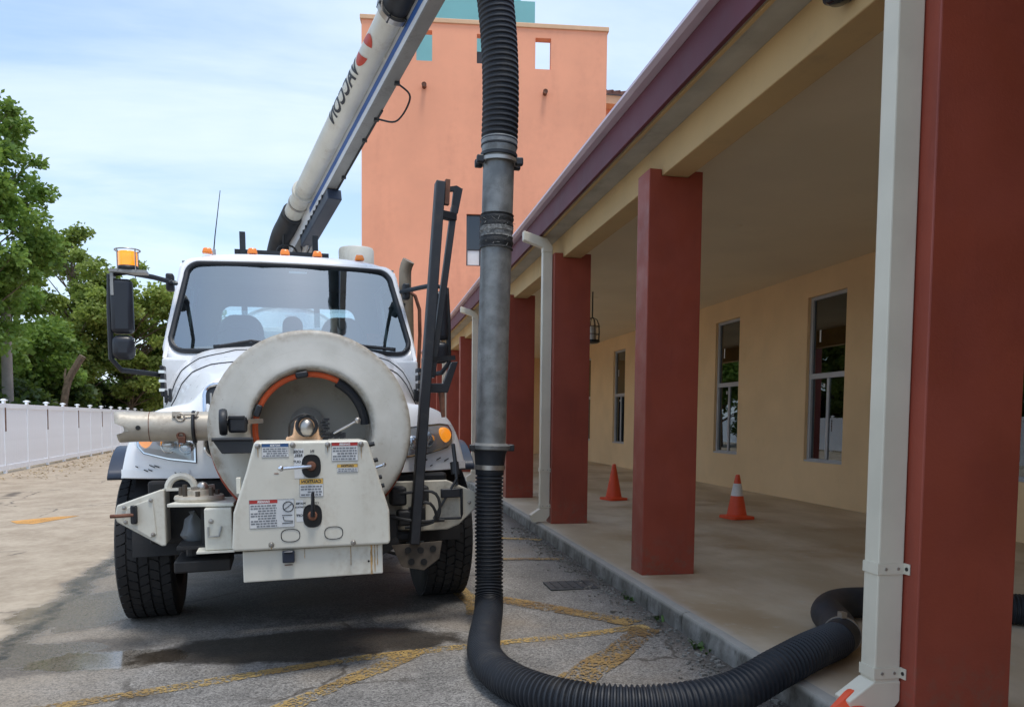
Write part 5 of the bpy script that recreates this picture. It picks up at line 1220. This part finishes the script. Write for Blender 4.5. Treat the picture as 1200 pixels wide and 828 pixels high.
elb = spline([(2.395, 3.557, .228), (2.50, 3.66, .228), (2.60, 3.86, .228), (2.70, 4.10, .228), (2.92, 4.29, .228), (3.25, 4.30, .226)], .03)
Sx(MB().tube(elb, .0945, 28), 'elbow', 'rubber_hose', ang=70)
d0 = (elb[5] - elb[3]).normalized(); Sx(MB().tube([elb[4], elb[4] + d0 * .022], .0985, 30).box(elb[4] + Vector((0, 0, .11)), (.03, .04, .03)), 'hose_clamp', 'steel')
Sx(corrugated([(3.24, 4.30, .226), (3.6, 4.2, .226), (4.0, 3.97, .226), (4.6, 3.75, .226), (5.6, 3.7, .226)], .0945, .009, .021, 24), 'far_hose', 'rubber_hose', ang=32)

# ------------------------------------------------------------------ small things on the ground
rnd = random.Random(5)
lm = MB()
for k in range(420):
    t_ = rnd.uniform(-2, 14); p = FA + FD * t_ + Vector((rnd.gauss(.75, .45), 0, 0)); s = rnd.uniform(.02, .06) ; a = rnd.random() * 6.28
    c, q = math.cos(a) * s, math.sin(a) * s
    zz = gz(p.x) + .008
    lm.add([(p.x - c, p.y - q, zz), (p.x + q * .5, p.y - c * .5, zz + rnd.uniform(0, .03)), (p.x + c, p.y + q, zz), (p.x - q * .5, p.y + c * .5, zz + rnd.uniform(0, .03))], [(0, 1, 2, 3)])
o = lm.build('fallen_leaves', 'debris', smooth=False); o['kind'] = 'stuff'; tag(o, 'scatter of dry leaves along the foot of the fence', 'leaf litter')
gm = MB()
for k in range(900):
    y = rnd.uniform(2.6, 9.5); x = KX - .03 - abs(rnd.gauss(0, .13)); s = rnd.uniform(.003, .011) * (1.5 if rnd.random() < .08 else 1)
    z = gz(x) + s * .5
    gm.box((x, y, z), (s * 2, s * 1.6, s * 1.3), Matrix.Rotation(rnd.random() * 3, 3, 'Z'))
o = gm.build('gravel', 'kerb_concrete', smooth=False); o['kind'] = 'stuff'; tag(o, 'loose gravel and dirt gathered along the kerb', 'gravel')
for i, (y, n, lab) in enumerate(((5.52, 26, 'tiny green weed at the kerb beside the second column'), (4.25, 20, 'tiny green weed growing at the kerb nearer the hose'), (4.9, 12, 'few blades of weed at the kerb between the two weeds'))):
    wd = MB()
    for k in range(n):
        a = rnd.random() * 6.28; L_ = rnd.uniform(.02, .055); d = Vector((math.cos(a), math.sin(a), 0)); p = Vector((rnd.gauss(0, .02), rnd.gauss(0, .05), 0)); nn = Vector((-d.y, d.x, 0)) * .006
        wd.add([p - nn, p + nn, p + d * L_ * .5 + nn * 1.4 + Vector((0, 0, L_ * .6)), p + d * L_ + Vector((0, 0, L_ * .7)), p + d * L_ * .5 - nn * 1.4 + Vector((0, 0, L_ * .6))], [(0, 1, 2, 3, 4)])
    w_ = empty('weed', (KX - .035, y, gz(KX) - .002)); tag(w_, lab, 'weed', 'weeds along the kerb'); wd.build('blades', 'weed', w_, smooth=False)
